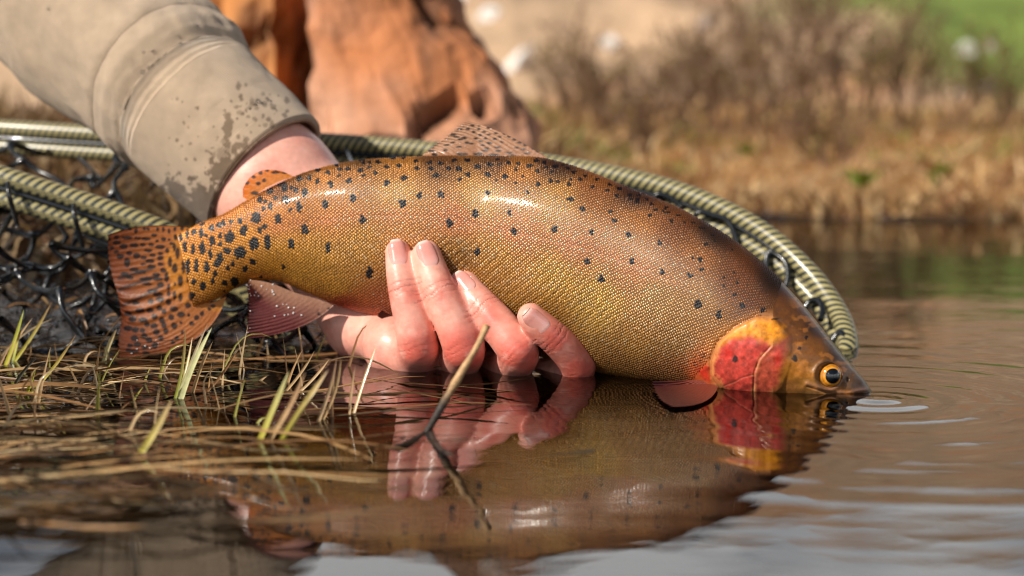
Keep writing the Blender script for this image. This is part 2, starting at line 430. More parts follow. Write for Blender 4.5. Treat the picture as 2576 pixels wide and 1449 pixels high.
wx = axis([(-30, -1, .8), (-1, -.42, .02), (-.42, .55, .0022), (.55, 1.4, .02), (1.4, 30, .8)])
wy = axis([(-6, .3, .3), (.3, 1.0, .0022), (1.0, 2.2, .01), (2.2, 5, .2)])
X, Yw = np.meshgrid(wx, wy, indexing='ij')
sn = WZ(2215, 1008)
r = np.hypot(X - sn[0], Yw - sn[1])
wob = .004 * noise(X * 18, Yw * 18, 0, 71)
Zw = .00018 * np.sin((r + wob) * 2 * math.pi / .0135) * np.exp(-r / .055) + .00008 * np.sin((r + 2 * wob) * 2 * math.pi / .034) * np.exp(-((r - .09) / .09) ** 2)
Zw = Zw + .0009 * np.exp(-((X - sn[0] + .004) ** 2 / .00030 + (Yw - sn[1]) ** 2 / .00016))
nearf = np.exp(-np.maximum(Yw - 1.4, 0))
Zw = Zw + 0.00018 * fbm(X * 9, Yw * 16, 0, 81, 2) * nearf
Zw = Zw + .00010 * np.sin(X * 33 + 2.5 * noise(X * 9, Yw * 9, 0, 82)) * nearf * (1 - sstep(.15, .25, X))
tag(mk('water', np.stack([X, Yw, Zw], -1), gridf(len(wx), len(wy)), M_water), 'dark rippled pond water with mirrored reflections', 'water', kind='structure')

# ------------------------------------------------------------------ boulders and hillside stones
def hull_rock(name, pts, base, cuts, amp, cols, seed, label, cat, group=None, mat=None):
    pts = np.asarray(pts, float)
    bm = bmesh.new()
    for p in pts: bm.verts.new(p)
    r_ = bmesh.ops.convex_hull(bm, input=bm.verts)
    for v in [g for g in r_['geom_interior'] if isinstance(g, bmesh.types.BMVert)]: bm.verts.remove(v)
    bmesh.ops.triangulate(bm, faces=bm.faces)
    bmesh.ops.subdivide_edges(bm, edges=bm.edges, cuts=cuts, use_grid_fill=True)
    bmesh.ops.triangulate(bm, faces=bm.faces)
    bm.normal_update()
    V = np.array([v.co for v in bm.verts]); Nn = np.array([v.normal for v in bm.verts])
    s = np.ptp(pts, axis=0).max()
    d = fbm(V[:, 0] / s * 7, V[:, 1] / s * 7, V[:, 2] / s * 7, seed, 4)
    rg = 1 - np.abs(fbm(V[:, 0] / s * 3.1 + 9, V[:, 1] / s * 3.1, V[:, 2] / s * 1.7, seed + 9, 3)); crack = sstep(.90, .985, rg)
    st = np.floor((V[:, 2] + .3 * V[:, 0]) / s * 9 + d) * .12
    V = V + Nn * (amp * (d + .5 * (st - st.mean()) - 1.6 * crack))[:, None]
    Fa = np.array([[v.index for v in f.verts] for f in bm.faces]); bm.free()
    k = fbm(V[:, 0] / s * 4 + 5, V[:, 1] / s * 4, V[:, 2] / s * 4, seed + 3, 4)
    k2 = fbm(V[:, 0] / s * 11, V[:, 1] / s * 11, V[:, 2] / s * 5, seed + 5, 3)
    c0, c1, c2 = [lin(c) for c in cols]
    C = c0 + (c1 - c0) * sstep(-.3, .5, k)[:, None]; C = C + (c2 - C) * (.75 * sstep(.25, .8, k2))[:, None]
    C = C * (1 - .75 * crack[:, None])
    o = mk(name, V, Fa, mat or M_rock, C=np.clip(C, 0.01, .9), smooth=False)
    return tag(o, label, cat, group)
def prism(px, Y0, depth, lean=0.0):
    a = [W(x, y, Y0 + lean * (y + 60) / 440.) for x, y in px]; b = [W(x + 10, y, Y0 + depth) for x, y in px]
    return a + b
rustc = ((196, 118, 62), (200, 146, 112), (120, 84, 62))
hull_rock('boulder', [W(800, 425, 1.27), W(787, -90, 1.33), W(1010, -110, 1.34), W(1100, -30, 1.34), W(1195, 90, 1.33), W(1262, 190, 1.32), W(1330, 300, 1.30), W(1345, 435, 1.28), W(1100, 445, 1.24),
                     W(840, 420, 1.60), W(840, -90, 1.60), W(1080, -90, 1.58), W(1330, 320, 1.52), W(1340, 430, 1.52)], None, 11, .010, ((186, 116, 70), (198, 146, 116), (112, 80, 60)), 5,
          'large rusty orange boulder with sloping right shoulder behind the trout', 'boulder')
hull_rock('boulder', [W(380, 420, 1.44), W(420, -120, 1.50), W(690, -110, 1.45), W(706, 430, 1.42), W(830, 430, 1.62), W(815, -110, 1.64), W(440, 420, 1.85), W(470, -110, 1.85), W(760, 430, 1.90)], None, 11, .009,
          ((206, 128, 60), (196, 132, 74), (120, 76, 46)), 8, 'orange boulder with a dark shaded side, half hidden behind the tan sleeve', 'boulder')
white = ((246, 244, 240), (240, 236, 230), (224, 218, 212))
def hill_hit(dx, dy):
    x, y, z = [float(v) for v in ray(dx, dy)]
    for Yt in np.arange(5.0, 24, .02):
        if HC + z / y * Yt < float(ground_z(x / y * Yt, Yt)): return np.array([x / y * Yt, Yt, HC + z / y * Yt])
    return np.array([x / y * 12, 12, HC + z / y * 12])
stones = [(1145, 12, 60, 34, .7, 'white quartz stone on the hillside just above the boulder shoulder'), (1228, 45, 52, 34, .7, 'white blocky stone on the hillside right of the boulder shoulder'),
          (1300, 160, 110, 24, .75, 'long white slab tilted on the hillside beside the boulder'), (1530, 116, 44, 34, .5, 'rounded white stone alone on the tan hillside above the shrubs'),
          (1775, 65, 50, 34, .4, 'pale pinkish stone high on the tan hillside'), (2430, 135, 40, 40, .2, 'white stone added in place of a bright glint on the green slope'), (2488, 125, 34, 34, .2, 'dull grey stone beside the bright white one on the green slope'),  # the bright white one is added to stand in for a background glint
          (2415, 240, 36, 34, .2, 'small pale stone low on the green slope'), (2490, 228, 40, 34, .2, 'greyish pink stone low on the green slope')]
for i, (a, b, w_, h_, tilt, lab) in enumerate(stones):
    c = hill_hit(a, b); s = c[1] / F; rr = random.Random(i)
    pts = []
    for k in range(16):
        th, ph = rr.uniform(0, 6.28), rr.uniform(-1.3, 1.3)
        p = np.array([math.cos(th) * math.cos(ph) * w_ * .72, math.sin(th) * math.cos(ph) * w_ * .5, math.sin(ph) * h_ * .8]) * s
        ct, st_ = math.cos(tilt), math.sin(tilt)
        pts.append(c + np.array([p[0] * ct - p[2] * st_, p[1], p[0] * st_ + p[2] * ct]))
    cc = white if i in (0, 1, 2, 3, 5) else ((206, 190, 178), (196, 180, 170), (170, 160, 150))
    hull_rock('hillside_stone', pts, None, 2, .004, cc, 30 + i, lab, 'stone', 'pale stones scattered over the hillside', M_stone)
#@@BACK
# ------------------------------------------------------------------ the trout
CH = [((445,592),(486,772)),((500,563),(545,752)),((560,540),(600,720)),((620,505),(645,704)),((690,468),(705,708)),((760,437),(772,735)),((830,417),(845,766)),((900,404),(912,786)),((980,398),(986,812)),
      ((1060,394),(1062,838)),((1150,392),(1150,858)),((1250,393),(1238,874)),((1350,396),(1315,888)),((1430,414),(1385,902)),((1510,443),(1452,920)),((1600,480),(1528,942)),((1700,520),(1612,962)),((1800,575),(1694,976)),
      ((1880,630),(1770,996)),((1950,692),(1846,1016)),((2010,754),(1925,1030)),((2060,815),(2006,1036)),((2105,873),(2078,1036)),((2145,922),(2132,1030)),((2176,958),(2168,1022)),((2192,982),(2188,1012)),((2197,994),(2196,1002))]
NS = 900
sp = crom([list(a) + list(b) for a, b in CH], NS)                     # top x,y, bottom x,y along the body
wk = [(445,.0018),(475,.0050),(560,.0085),(640,.0115),(760,.0165),(900,.0215),(1050,.0255),(1250,.0285),(1450,.0300),(1650,.0290),(1800,.0265),(1900,.0245),(1980,.0215),(2060,.0175),(2120,.0130),(2165,.0085),(2188,.0045),(2197,.0012)]
def fishY(px): return np.interp(px, [250,450,800,1200,1500,1900,2200], [.752,.750,.746,.735,.712,.674,.656])
def fishW(px): return np.interp(px, [a for a, _ in wk], [b for _, b in wk])
kk = np.ones(31) / 31
def smooth1(a): return np.convolve(np.pad(a, 15, mode='edge'), kk, 'valid')
TX, TY, BX, BY = sp.T
MX, MY = (TX + BX) / 2, (TY + BY) / 2
WW = smooth1(fishW(MX)); WW[-12:] = np.minimum(WW[-12:], np.linspace(WW[-12], .0012, 12)); YY = smooth1(fishY(MX))

def zl(origin, scale, L):
    return [((origin[0] + e[0] / scale) / 1.59006, (origin[1] + e[1] / scale) / 1.59006, e[2] / scale / 1.59006, e[3] / scale / 1.59006) for e in L]
TAIL = zl((400, 880), 2.498, [(165,172,22,14),(270,177,45,14),(375,180,28,10),(460,190,36,13),(540,153,26,14),(360,110,14,20),(165,225,34,16),(235,263,32,20),(340,252,36,18),(430,248,24,12),(512,247,22,13),(600,268,38,18),(570,210,14,12),(635,192,20,18),(480,305,33,14),(292,332,26,18),(165,318,22,12),(120,280,20,12),(88,190,14,12),(203,365,28,22),(368,357,28,24),(437,375,26,16),(525,352,24,15),(602,335,22,13),(600,380,25,18),(272,425,24,38),(500,410,34,16),(515,467,34,18),(430,440,24,10),(605,442,24,16),(340,495,38,16),(405,520,44,14),(245,540,32,18),(300,575,30,14),(632,503,24,18),(560,545,30,14),(460,590,50,18),(575,590,44,16),(605,650,26,22),(470,640,40,12),(520,710,40,16),(580,745,40,18),(600,795,32,22),(507,813,26,20),(360,830,30,16),(685,820,24,26),(400,905,40,18),(502,902,30,20),(595,880,24,22),(640,915,22,22),(740,890,34,22),(280,938,30,20),(545,968,24,24),(432,1000,38,22),(325,990,32,26),(712,972,22,24),(618,1000,24,26),(810,945,32,24),(540,1058,28,22),(470,1045,24,20),(640,1052,20,24),(742,1058,24,26),(282,1083,36,22),(352,1097,30,24),(425,1105,22,20),(565,1120,28,24),(660,1108,20,24),(345,1180,30,24),(442,1160,26,22),(492,1197,26,24),(605,1180,22,22),(375,1243,30,20),(448,1272,24,20),(548,1255,26,26),(300,1255,24,16),(340,1315,36,16),(285,1300,24,14),(462,1330,32,16),(575,90,12,18),(630,95,12,22),(690,110,12,22),(748,90,16,16),(440,85,14,14),(480,90,14,12),(300,90,14,10),(220,95,14,10),(690,195,12,10),(755,170,16,22),(715,237,18,12),(820,80,16,20),(885,60,14,14),
 (685,670,14,26),(688,735,18,26),(665,570,18,42),(672,303,16,22),(880,852,26,24),(1130,860,20,16),(1020,935,16,22),(965,975,22,20),(1090,890,16,14),(915,1035,20,18),(885,950,10,14),(810,1025,12,14),(825,1120,14,20),(770,1180,20,18),(730,1220,18,16)])
BODY = zl((400, 880), 2.498, [(808,175,20,36),(875,140,14,40),(940,120,34,22),(1010,130,22,36),(1030,40,20,16),(1115,80,22,32),(1062,160,12,20),(1122,205,26,46),(1190,50,20,30),(1235,30,18,30),(1310,15,24,20),(1400,15,24,28),(1435,105,32,46),(1300,170,42,54),(1202,155,18,32),(1195,245,14,24),(743,270,14,36),(775,330,16,48),(850,270,20,44),(932,290,20,50),(1025,275,28,56),(900,208,8,12),(672,303,16,22),(1105,345,20,40),(1270,312,32,32),(1203,375,30,44),(1168,435,26,32),(1403,328,52,52),(1280,470,14,20),(1332,448,20,26),(1460,485,24,28),(700,420,16,42),(748,480,24,40),(835,465,16,58),(880,460,18,66),(965,460,20,62),(1070,475,24,54),(1158,537,20,28),(665,570,18,42),(803,610,22,46),(880,600,14,26),(940,615,20,36),(1027,660,28,44),(1130,612,18,26),(1250,630,24,28),(1345,620,34,40),(745,755,16,36),(803,770,18,34),(918,760,26,40),(880,852,26,24),(745,640,10,14),(1235,715,14,12),(685,670,14,26),(688,735,18,26)])
BODY += zl((900, 600), 2.415, [(340,480,22,32),(395,500,14,18),(375,565,12,20),(440,535,18,34),(490,467,18,22),(440,400,26,30),(575,355,26,44),(550,290,22,16),(525,335,16,16),(590,485,32,34),(640,370,14,18),(690,390,16,26),(772,415,24,32),(720,275,26,22),(820,272,22,22),(900,303,20,24),(1025,330,22,32),(905,195,26,12),(1000,215,26,18),(1075,150,22,12),(1105,185,22,16),(1190,183,30,18),(1105,250,14,12),(1200,297,26,22),(1085,402,14,16),(1240,463,30,34),(965,525,24,44),(718,553,22,42),(628,585,16,24),(515,668,28,38),(385,740,16,22),(335,780,18,30),(300,655,38,52),(280,905,44,52),(415,895,28,66),(645,910,28,40),(775,770,32,42),(1000,945,24,44),(1335,670,26,40),(1395,1185,24,48),(272,1078,24,26),(570,1135,16,22),(355,1220,14,12),(1310,193,24,16),(1400,123,18,12),(1400,165,20,14),(1335,130,14,12),(1330,103,26,8),(1480,118,24,16),(1455,228,24,20),(1340,250,14,16),(1570,158,22,14),(1680,152,24,16),(1565,318,26,28),(1735,268,26,26),(1720,522,32,38),(1880,440,22,32),(1620,80,26,8),(1725,82,28,8),(1845,108,24,12),(1860,175,22,18)])
BODY += zl((1600, 450), 2.415, [(290,485,24,14),(390,490,24,14),(525,465,26,14),(655,465,30,16),(750,520,30,20),(865,500,26,18),(305,540,22,16),(465,540,20,16),(570,542,24,20),(350,608,30,22),(575,655,18,20),(660,600,22,22),(850,595,28,20),(940,460,18,12),(960,505,18,14),(1050,483,22,14),(1140,495,18,14),(1120,550,20,16),(1018,618,24,22),(1250,515,26,20),(1185,618,18,18),(1120,680,18,18),(1330,570,22,14),(1320,468,24,16),(1395,485,20,16),(1410,530,16,12),(1460,578,20,14),(1335,690,24,22),(1460,665,18,18),(1525,665,20,16),(1505,523,24,14),(1577,512,18,8),(1620,542,20,10),(1675,575,24,12),(1650,645,16,12),(1630,693,18,16),(1740,645,18,14),(1790,615,24,12),(1860,718,18,14),(1905,645,24,10),(400,795,24,28),(850,783,20,28),(730,983,26,36),(1057,968,22,28),(480,1075,28,38),(1100,1150,26,30),(750,1350,26,34),(1495,1130,26,30),(1848,1160,20,26),(1645,835,26,22),(1755,932,26,22),(925,660,14,12),(1240,768,12,12),(1505,825,10,10),(1560,920,10,10),(1605,915,10,10),(1810,1440,26,30)])
BODY += zl((2300, 600), 2.07, [(220,1070,22,28),(320,585,20,18),(297,515,20,12),(440,700,20,22),(475,925,20,24),(702,770,18,18),(620,545,20,16),(720,1003,18,26),(950,1042,20,20),(1037,910,18,18),(1085,780,14,12),(1155,757,12,8),(1145,710,12,8),(800,585,16,10),(285,290,18,8),(368,322,18,10),(268,332,18,10),(348,378,16,12),(455,375,16,8),(462,408,16,8),(525,378,16,6),(522,412,16,8),(510,432,12,8),(598,410,14,6),(635,448,14,8),(672,495,16,10),(735,512,12,8),(778,522,14,8),(855,540,14,6),(750,480,14,6),(905,597,12,8),(975,605,14,6),(1040,650,12,6),(1065,650,12,6),(1300,825,12,8),(1050,988,10,12),(1120,993,8,10),(975,893,10,10),(1275,1008,8,10),(1320,1015,10,10),(1232,1062,8,10),(1232,1115,10,12),(1350,1100,8,8),(1328,1197,14,14),(1385,1285,22,22),(1020,1278,26,32),(1195,1370,20,34),(1555,1325,18,18),(1660,1400,26,8)])
HEADSP = zl((2400, 1100), 1.9815, [(1072,667,22,26),(1545,660,20,24),(1633,495,14,14),(1580,580,14,14),(820,635,22,20),(795,665,14,24),(760,710,20,22)])
DORS = zl((1600, 450), 2.415, [(700,125,16,10),(655,160,20,10),(710,190,18,10),(760,160,16,12),(810,185,18,10),(580,160,26,8),(510,215,30,6),(620,245,26,12),(770,218,20,10),(860,213,20,10),(925,203,16,10),(545,235,30,6),(580,262,26,6),(650,290,24,10),(735,252,22,8),(825,250,20,10),(915,258,22,10),(965,232,16,10),(510,290,24,8),(450,315,30,7),(690,300,22,8),(780,280,20,10),(865,295,24,12),(985,285,18,10),(570,332,28,7),(440,362,22,12),(800,318,26,7),(940,337,30,8),(840,348,24,7),(1010,205,14,10),(1055,230,18,12),(1105,260,18,12),(1155,290,20,12),(1210,312,20,14),(1285,350,20,12),(1330,378,20,12),(1190,358,22,10),(1130,340,24,8),(820,367,34,7),(950,368,30,8),(1050,390,34,7),(1230,395,34,7),(305,372,32,10),(335,405,26,14),(600,403,50,12),(755,403,50,14),(900,412,50,14),(1085,420,36,14),(850,150,14,8),(760,130,12,10)])
ADIP = zl((900, 600), 2.415, [(345,222,18,18),(405,200,16,10),(275,260,20,16),(215,318,24,16),(320,322,22,18),(378,293,18,18),(490,215,40,14),(285,415,34,18),(170,435,8,10),(580,220,30,10)])
def spotmask(px, py, L, soft=.25, grow=1.0, wob=.22):
    m = np.zeros(px.shape)
    jx = px + 3.0 * wob * 4 * noise(px / 5.5, py / 5.5, 0, 3) ; jy = py + 3.0 * wob * 4 * noise(px / 5.5, py / 5.5, 7.7, 4)
    for x, y, rx, ry in L:
        rx, ry = max(rx, 2.2) * grow, max(ry, 2.2) * grow
        near = np.nonzero((np.abs(px - x) < rx * 2 + 4) & (np.abs(py - y) < ry * 2 + 4))
        if not len(near[0]): continue
        d = np.hypot((jx[near] - x) / rx, (jy[near] - y) / ry)
        m[near] = np.maximum(m[near], 1 - sstep(1 - soft, 1 + soft, d))
    return m
CTRL = [(440,650,225,160,90),(500,700,222,158,72),(560,640,208,148,70),(620,600,214,154,74),(480,770,215,150,95),(520,600,205,140,68),(560,560,195,128,62),(640,530,190,126,68),(700,640,206,152,70),(800,650,202,152,76),(750,720,215,165,95),(850,720,206,156,86),
 (860,765,190,100,82),(960,785,180,110,88),(900,620,196,146,76),(700,540,202,138,82),(850,540,206,142,92),(800,470,196,136,82),(900,440,186,130,78),(1000,430,190,135,80),(1000,480,206,158,108),(1000,545,206,146,100),(1150,550,208,136,98),(1300,585,208,140,108),
 (1450,620,204,142,114),(1600,680,194,136,108),(1200,500,206,158,110),(1300,430,182,126,76),(1400,500,198,148,98),(1600,570,178,122,78),(1500,470,165,108,66),(1700,570,140,88,54),(1750,650,168,112,72),(1850,700,135,84,52),(1900,770,125,78,50),(1750,760,176,134,104),
 (1650,750,188,148,118),(1250,650,190,140,70),(1150,640,182,132,62),(1400,700,202,158,92),(1500,770,206,166,106),(1600,860,184,138,88),(1700,850,172,130,90),(1550,920,165,120,84),(1650,950,160,112,84),(1300,800,196,150,88),(1100,800,196,150,92),(1450,900,180,140,100),
 (1100,396,130,88,58),(1250,398,120,80,54),(1400,408,98,62,42),(1600,482,98,60,42),(1800,582,80,50,38),(1950,702,74,48,38),(2050,816,80,54,42),(2120,892,84,60,48),(900,408,130,92,58),(760,440,140,96,56),(700,470,145,95,54),
 (2000,810,120,80,52),(1990,850,136,90,54),(2040,880,140,94,54),(2030,960,172,126,78),(1985,930,186,130,66),(1990,985,156,110,78),(2130,950,116,84,62),(2165,975,88,64,54),(2100,985,178,132,110),(2050,990,160,122,100),(1960,790,124,82,54),(1900,820,150,104,70),(1840,860,180,130,84),
 (1800,930,205,132,100),(1760,950,215,120,92),(1700,960,165,112,86),(2000,1030,190,150,125),(1850,1010,190,140,115)]
CTRL = np.array(CTRL, float)
def body_color(px, py):
    out = np.zeros(px.shape + (3,)); ws = np.zeros(px.shape)
    L = lin(CTRL[:, 2:])
    for (x, y), c in zip(CTRL[:, :2], L):
        w = 1.0 / ((px - x) ** 2 + (py - y) ** 2 + 120.0) ** 1.8
        out += w[..., None] * c; ws += w
    return (out / ws[..., None]) ** 1.22 * np.array([.93, .89, .47])
def zpoly(L): return np.array([((2400 + a / 1.9815) / 1.59006, (1100 + b / 1.9815) / 1.59006) for a, b in L])
def segdist(px, py, P, closed=False):
    d = np.full(px.shape, 1e9); n = len(P)
    for i in range(n if closed else n - 1):
        a, b = P[i], P[(i + 1) % n]; e = b - a
        t = np.clip(((px - a[0]) * e[0] + (py - a[1]) * e[1]) / (e @ e), 0, 1)
        d = np.minimum(d, np.hypot(px - a[0] - t * e[0], py - a[1] - t * e[1]))
    return d
def polysd(px, py, P):
    d = segdist(px, py, P, True); ins = np.zeros(px.shape, bool); n = len(P)
    for i in range(n):
        (x0, y0), (x1, y1) = P[i], P[(i + 1) % n]
        c = ((y0 > py) != (y1 > py)) & (px < (x1 - x0) * (py - y0) / (y1 - y0 + 1e-12) + x0); ins ^= c
    return np.where(ins, -d, d)
OPER = zpoly([(1330,490),(1180,468),(1050,490),(950,570),(912,680),(915,790),(985,890),(1090,940),(1215,950),(1217,800),(1250,680),(1345,560)])
PREO = zpoly([(1345,575),(1480,515),(1470,640),(1425,760),(1405,900),(1320,950),(1222,950),(1226,780),(1262,672)])
ORAN = zpoly([(1040,500),(945,560),(1070,430),(1240,350),(1380,362),(1452,425),(1452,490),(1350,545),(1200,480)])
COVER = zpoly([(1400,355),(1240,338),(1075,420),(945,535),(890,680),(893,800),(960,900),(1090,970),(1330,1000),(1450,900),(1520,700),(1520,480)])
GILLIN = zpoly([(1350,568),(1262,665),(1222,770),(1215,930)])
LOWLINE = zpoly([(1212,792),(1130,815),(1060,852),(985,880)])
THROAT = zpoly([(850,690),(880,830),(870,850),(800,810),(780,750)])
MAXIL = zpoly([(2120,900),(1950,940),(1780,905),(1640,860)])
EYE = np.array([(2400 + 1815 / 1.9815) / 1.59006, (1100 + 795 / 1.9815) / 1.59006])
LATL = np.array([(445,660),(600,600),(760,560),(900,543),(1050,541),(1150,551),(1300,584),(1450,618),(1600,668),(1720,720),(1850,780)], float)
def head_mask(px, py, wid=10):
    """1 on the scaleless head"""
    e = np.interp(py, [600, 700, 770, 797, 825, 861, 907, 930, 960, 1040], [1988, 1968, 1948, 1908, 1846, 1802, 1780, 1760, 1735, 1715])
    return sstep(-wid, 10, px - e)
def paint(px, py):
    C = body_color(px, py)
    nz = fbm(px / 26, py / 26, 0, 13, 3)[..., None]
    C = C * (1 + .10 * nz)
    dl = segdist(px, py, LATL)
    pk = (np.exp(-(dl / 17) ** 2) * sstep(560, 760, px) * (1 - sstep(1650, 1800, px)))[..., None] * (.22 + .10 * nz)
    C = C * (1 - pk) + lin((208, 122, 92)) * pk
    hm = head_mask(px, py)
    hn = fbm(px / 9, py / 9, 0, 23, 3)[..., None]
    # cheek colours
    d = polysd(px, py, COVER); k = (np.exp(-(np.maximum(d, 0) / 16) ** 2) * (px < 1945))[..., None]
    C = C * (1 - .55 * k) + lin((222, 150, 88)) * .55 * k
    for P, c, sf, am in ((PREO, (186, 70, 54), 13, .90), (OPER, (194, 62, 54), 7, .95), (ORAN, (236, 146, 18), 12, .95), (THROAT, (206, 40, 28), 8, .85)):
        k = (am * (1 - sstep(-sf, sf, polysd(px, py, P) + 6 * hn[..., 0])))[..., None]
        cc = lin(c) * (1 + .38 * hn)
        C = C * (1 - k) + cc * k
    hot = np.exp(-(((px - 1832) / 12) ** 2 + ((py - 890) / 16) ** 2))[..., None] + .8 * np.exp(-(((px - 1957) / 9) ** 2 + ((py - 905) / 22) ** 2))[..., None]
    C = C * (1 - .7 * hot.clip(0, 1)) + lin((212, 30, 22)) * .7 * hot.clip(0, 1)
    pale = (np.exp(-(segdist(px, py, GILLIN + np.array([4, 0])) / 2.5) ** 2) * .30 + np.exp(-(segdist(px, py, LOWLINE) / 2.0) ** 2) * .25 + np.exp(-(segdist(px, py, MAXIL) / 7) ** 2) * .30)[..., None]
    C = C * (1 - pale) + lin((214, 150, 118)) * pale
    mott = sstep(.15, .6, fbm(px / 22, py / 16, 0, 37, 3))[..., None] * (hm * sstep(1975, 2010, px))[..., None]
    C = C * (1 - .45 * mott) + lin((196, 120, 44)) * .45 * mott
    er = np.hypot(px - EYE[0], py - EYE[1])
    k = np.exp(-((er - 34) / 5) ** 2)[..., None] * .6; C = C * (1 - k) + lin((70, 46, 30)) * k
    k = np.exp(-(((px - 2132) / 5) ** 2 + ((py - 955) / 6) ** 2))[..., None]; C = C * (1 - .85 * k) + lin((40, 28, 22)) * .85 * k
    k = (np.exp(-((d - 2.5) / 2.0) ** 2) * sstep(-30, 0, 1905 - px) * .35)[..., None]; C = C * (1 - k) + lin((120, 60, 36)) * k
    return C
INK = lin((15, 12, 14))
def gold_base(px, py):
    e = np.interp(py, [560, 626, 641, 674, 694, 714, 745, 762, 775, 800], [452, 425, 416, 417, 425, 428, 434, 455, 505, 600])
    return sstep(-6, 6, px - e + 9 * noise(px / 8, py / 8, 0, 19))
def relief(px, py):
    """bumps of the flank, metres towards the viewer"""
    b = (sstep(10, 60, py - np.interp(px, LATL[:, 0], LATL[:, 1])) * sstep(960, 1060, px) * (1 - sstep(1470, 1600, px)))
    ph = (px + py * .95 + 10 * noise(px / 60, py / 60, 0, 91)) / 25.0
    d = b * .00010 * np.sin(ph * 2 * math.pi) * (.7 + .3 * noise(px / 40, py / 40, 0, 92))
    d = d - .00010 * np.exp(-(segdist(px, py, LATL) / 4) ** 2) * (1 - head_mask(px, py)) * sstep(600, 700, px)
    cd = polysd(px, py, COVER)
    d = d + .0011 * (1 - sstep(-5, 4, cd)) * sstep(-40, 10, 1965 - px) * (1 - .3 * np.exp(cd / 12))
    d = d - .0004 * np.exp(-((cd - 5) / 4) ** 2) * sstep(-20, 10, 1940 - px)
    d = d - .0004 * np.exp(-(segdist(px, py, GILLIN) / 1.8) ** 2) + .00015 * np.exp(-(segdist(px, py, GILLIN + np.array([6, 0])) / 4) ** 2)
    d = d - .0002 * np.exp(-(segdist(px, py, LOWLINE) / 2) ** 2)
    er = np.hypot(px - EYE[0], py - EYE[1])
    d = d + .0006 * np.exp(-((er - 37) / 6) ** 2) - .0012 * (1 - sstep(24, 34, er))
    d = d - .001 * np.exp(-(((px - 2132) / 4) ** 2 + ((py - 955) / 5) ** 2))
    d = d - .0003 * np.exp(-(segdist(px, py, MAXIL + np.array([0, 8])) / 2.5) ** 2) + .00025 * np.exp(-(segdist(px, py, MAXIL) / 5) ** 2)
    d = d + .0002 * noise(px / 14, py / 14, 0, 93) * head_mask(px, py)
    # dent where the hand presses the belly
    d = d - .004 * np.exp(-(((px - 1130) / 130) ** 2 + ((py - 740) / 90) ** 2)) - .004 * np.exp(-(((px - 1330) / 110) ** 2 + ((py - 840) / 70) ** 2))
    return d
def fish_point(i, th):
    """surface of the trunk: i = station (float array), th = angle, 0 top, pi belly, side towards viewer for th in 0..pi"""
    i = np.clip(i, 0, NS - 1); a = np.floor(i).astype(int); b = np.minimum(a + 1, NS - 1); f = i - a
    g = lambda A: A[a] * (1 - f) + A[b] * f
    c = np.cos(th); s = np.sin(th)
    px = g(MX) - (g(BX) - g(TX)) / 2 * c; py = g(MY) - (g(BY) - g(TY)) / 2 * c
    sg = np.sign(s) * np.abs(s) ** .92
    edge = np.clip(np.abs(s) * 3, 0, 1)
    Y = g(YY) - g(WW) * sg - np.where(s >= 0, 1, -1) * relief(px, py) * edge
    return px, py, Y
th = np.r_[np.linspace(0, math.pi, 250)[:-1], np.linspace(math.pi, 2 * math.pi, 91)[:-1]]
I, TH = np.meshgrid(np.arange(NS).astype(float), th, indexing='ij')
fpx, fpy, fY = fish_point(I, TH)
V = W(fpx, fpy, fY)
Cb = paint(fpx, fpy)
hm = head_mask(fpx, fpy, 60)[..., None]
rear = 1 - sstep(455, 505, fpx + 10 * noise(fpx / 9, fpy / 9, 0, 5))[..., None]
kg = (1 - gold_base(fpx, fpy)[..., None]) * (fpx < 620)[..., None]
Cb = Cb * (1 - kg) + lin((196, 118, 58)) * kg
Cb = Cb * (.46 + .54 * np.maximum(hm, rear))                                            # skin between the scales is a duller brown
m = np.maximum(spotmask(fpx, fpy, HEADSP, .22, 1.1), spotmask(fpx, fpy, BODY, .25, 1.16), spotmask(fpx, fpy, TAIL, .25, 1.1) * (fpx < 520))[..., None]
Cb = Cb * (1 - .96 * m) + INK * .96 * m
base = W(1300, 890, .73)
trout = empty('cutthroat_trout', base, 'spotted golden brown trout with red and orange gill cover, cradled in a hand', 'trout')
nt = len(th)
caps = [gridf(NS, nt, False, True)]
V2 = np.r_[V.reshape(-1, 3), V[0].mean(0)[None], V[-1].mean(0)[None]]
C2 = np.r_[Cb.reshape(-1, 3), Cb[0].mean(0)[None], Cb[-1].mean(0)[None]]
j = np.arange(nt); j2 = (j + 1) % nt
caps.append(np.r_[np.c_[j2, j, np.full(nt, NS * nt)], np.c_[j + (NS-1)*nt, j2 + (NS-1)*nt, np.full(nt, NS * nt + 1)]])
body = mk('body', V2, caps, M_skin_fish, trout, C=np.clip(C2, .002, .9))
BV = BVHTree.FromPolygons([tuple(v) for v in V[::6, ::3].reshape(-1, 3)], [tuple(q) for q in gridf(len(range(0, NS, 6)), len(range(0, nt, 3)), False, True)])
def body_Y(px, py, default=None):
    x, y, z = [float(q) for q in ray(px, py)]
    h = BV.ray_cast(Vector((0, 0, HC)), Vector((x, y, z)).normalized())
    return h[0].y if h[0] is not None else (default if default is not None else float(fishY(px)))
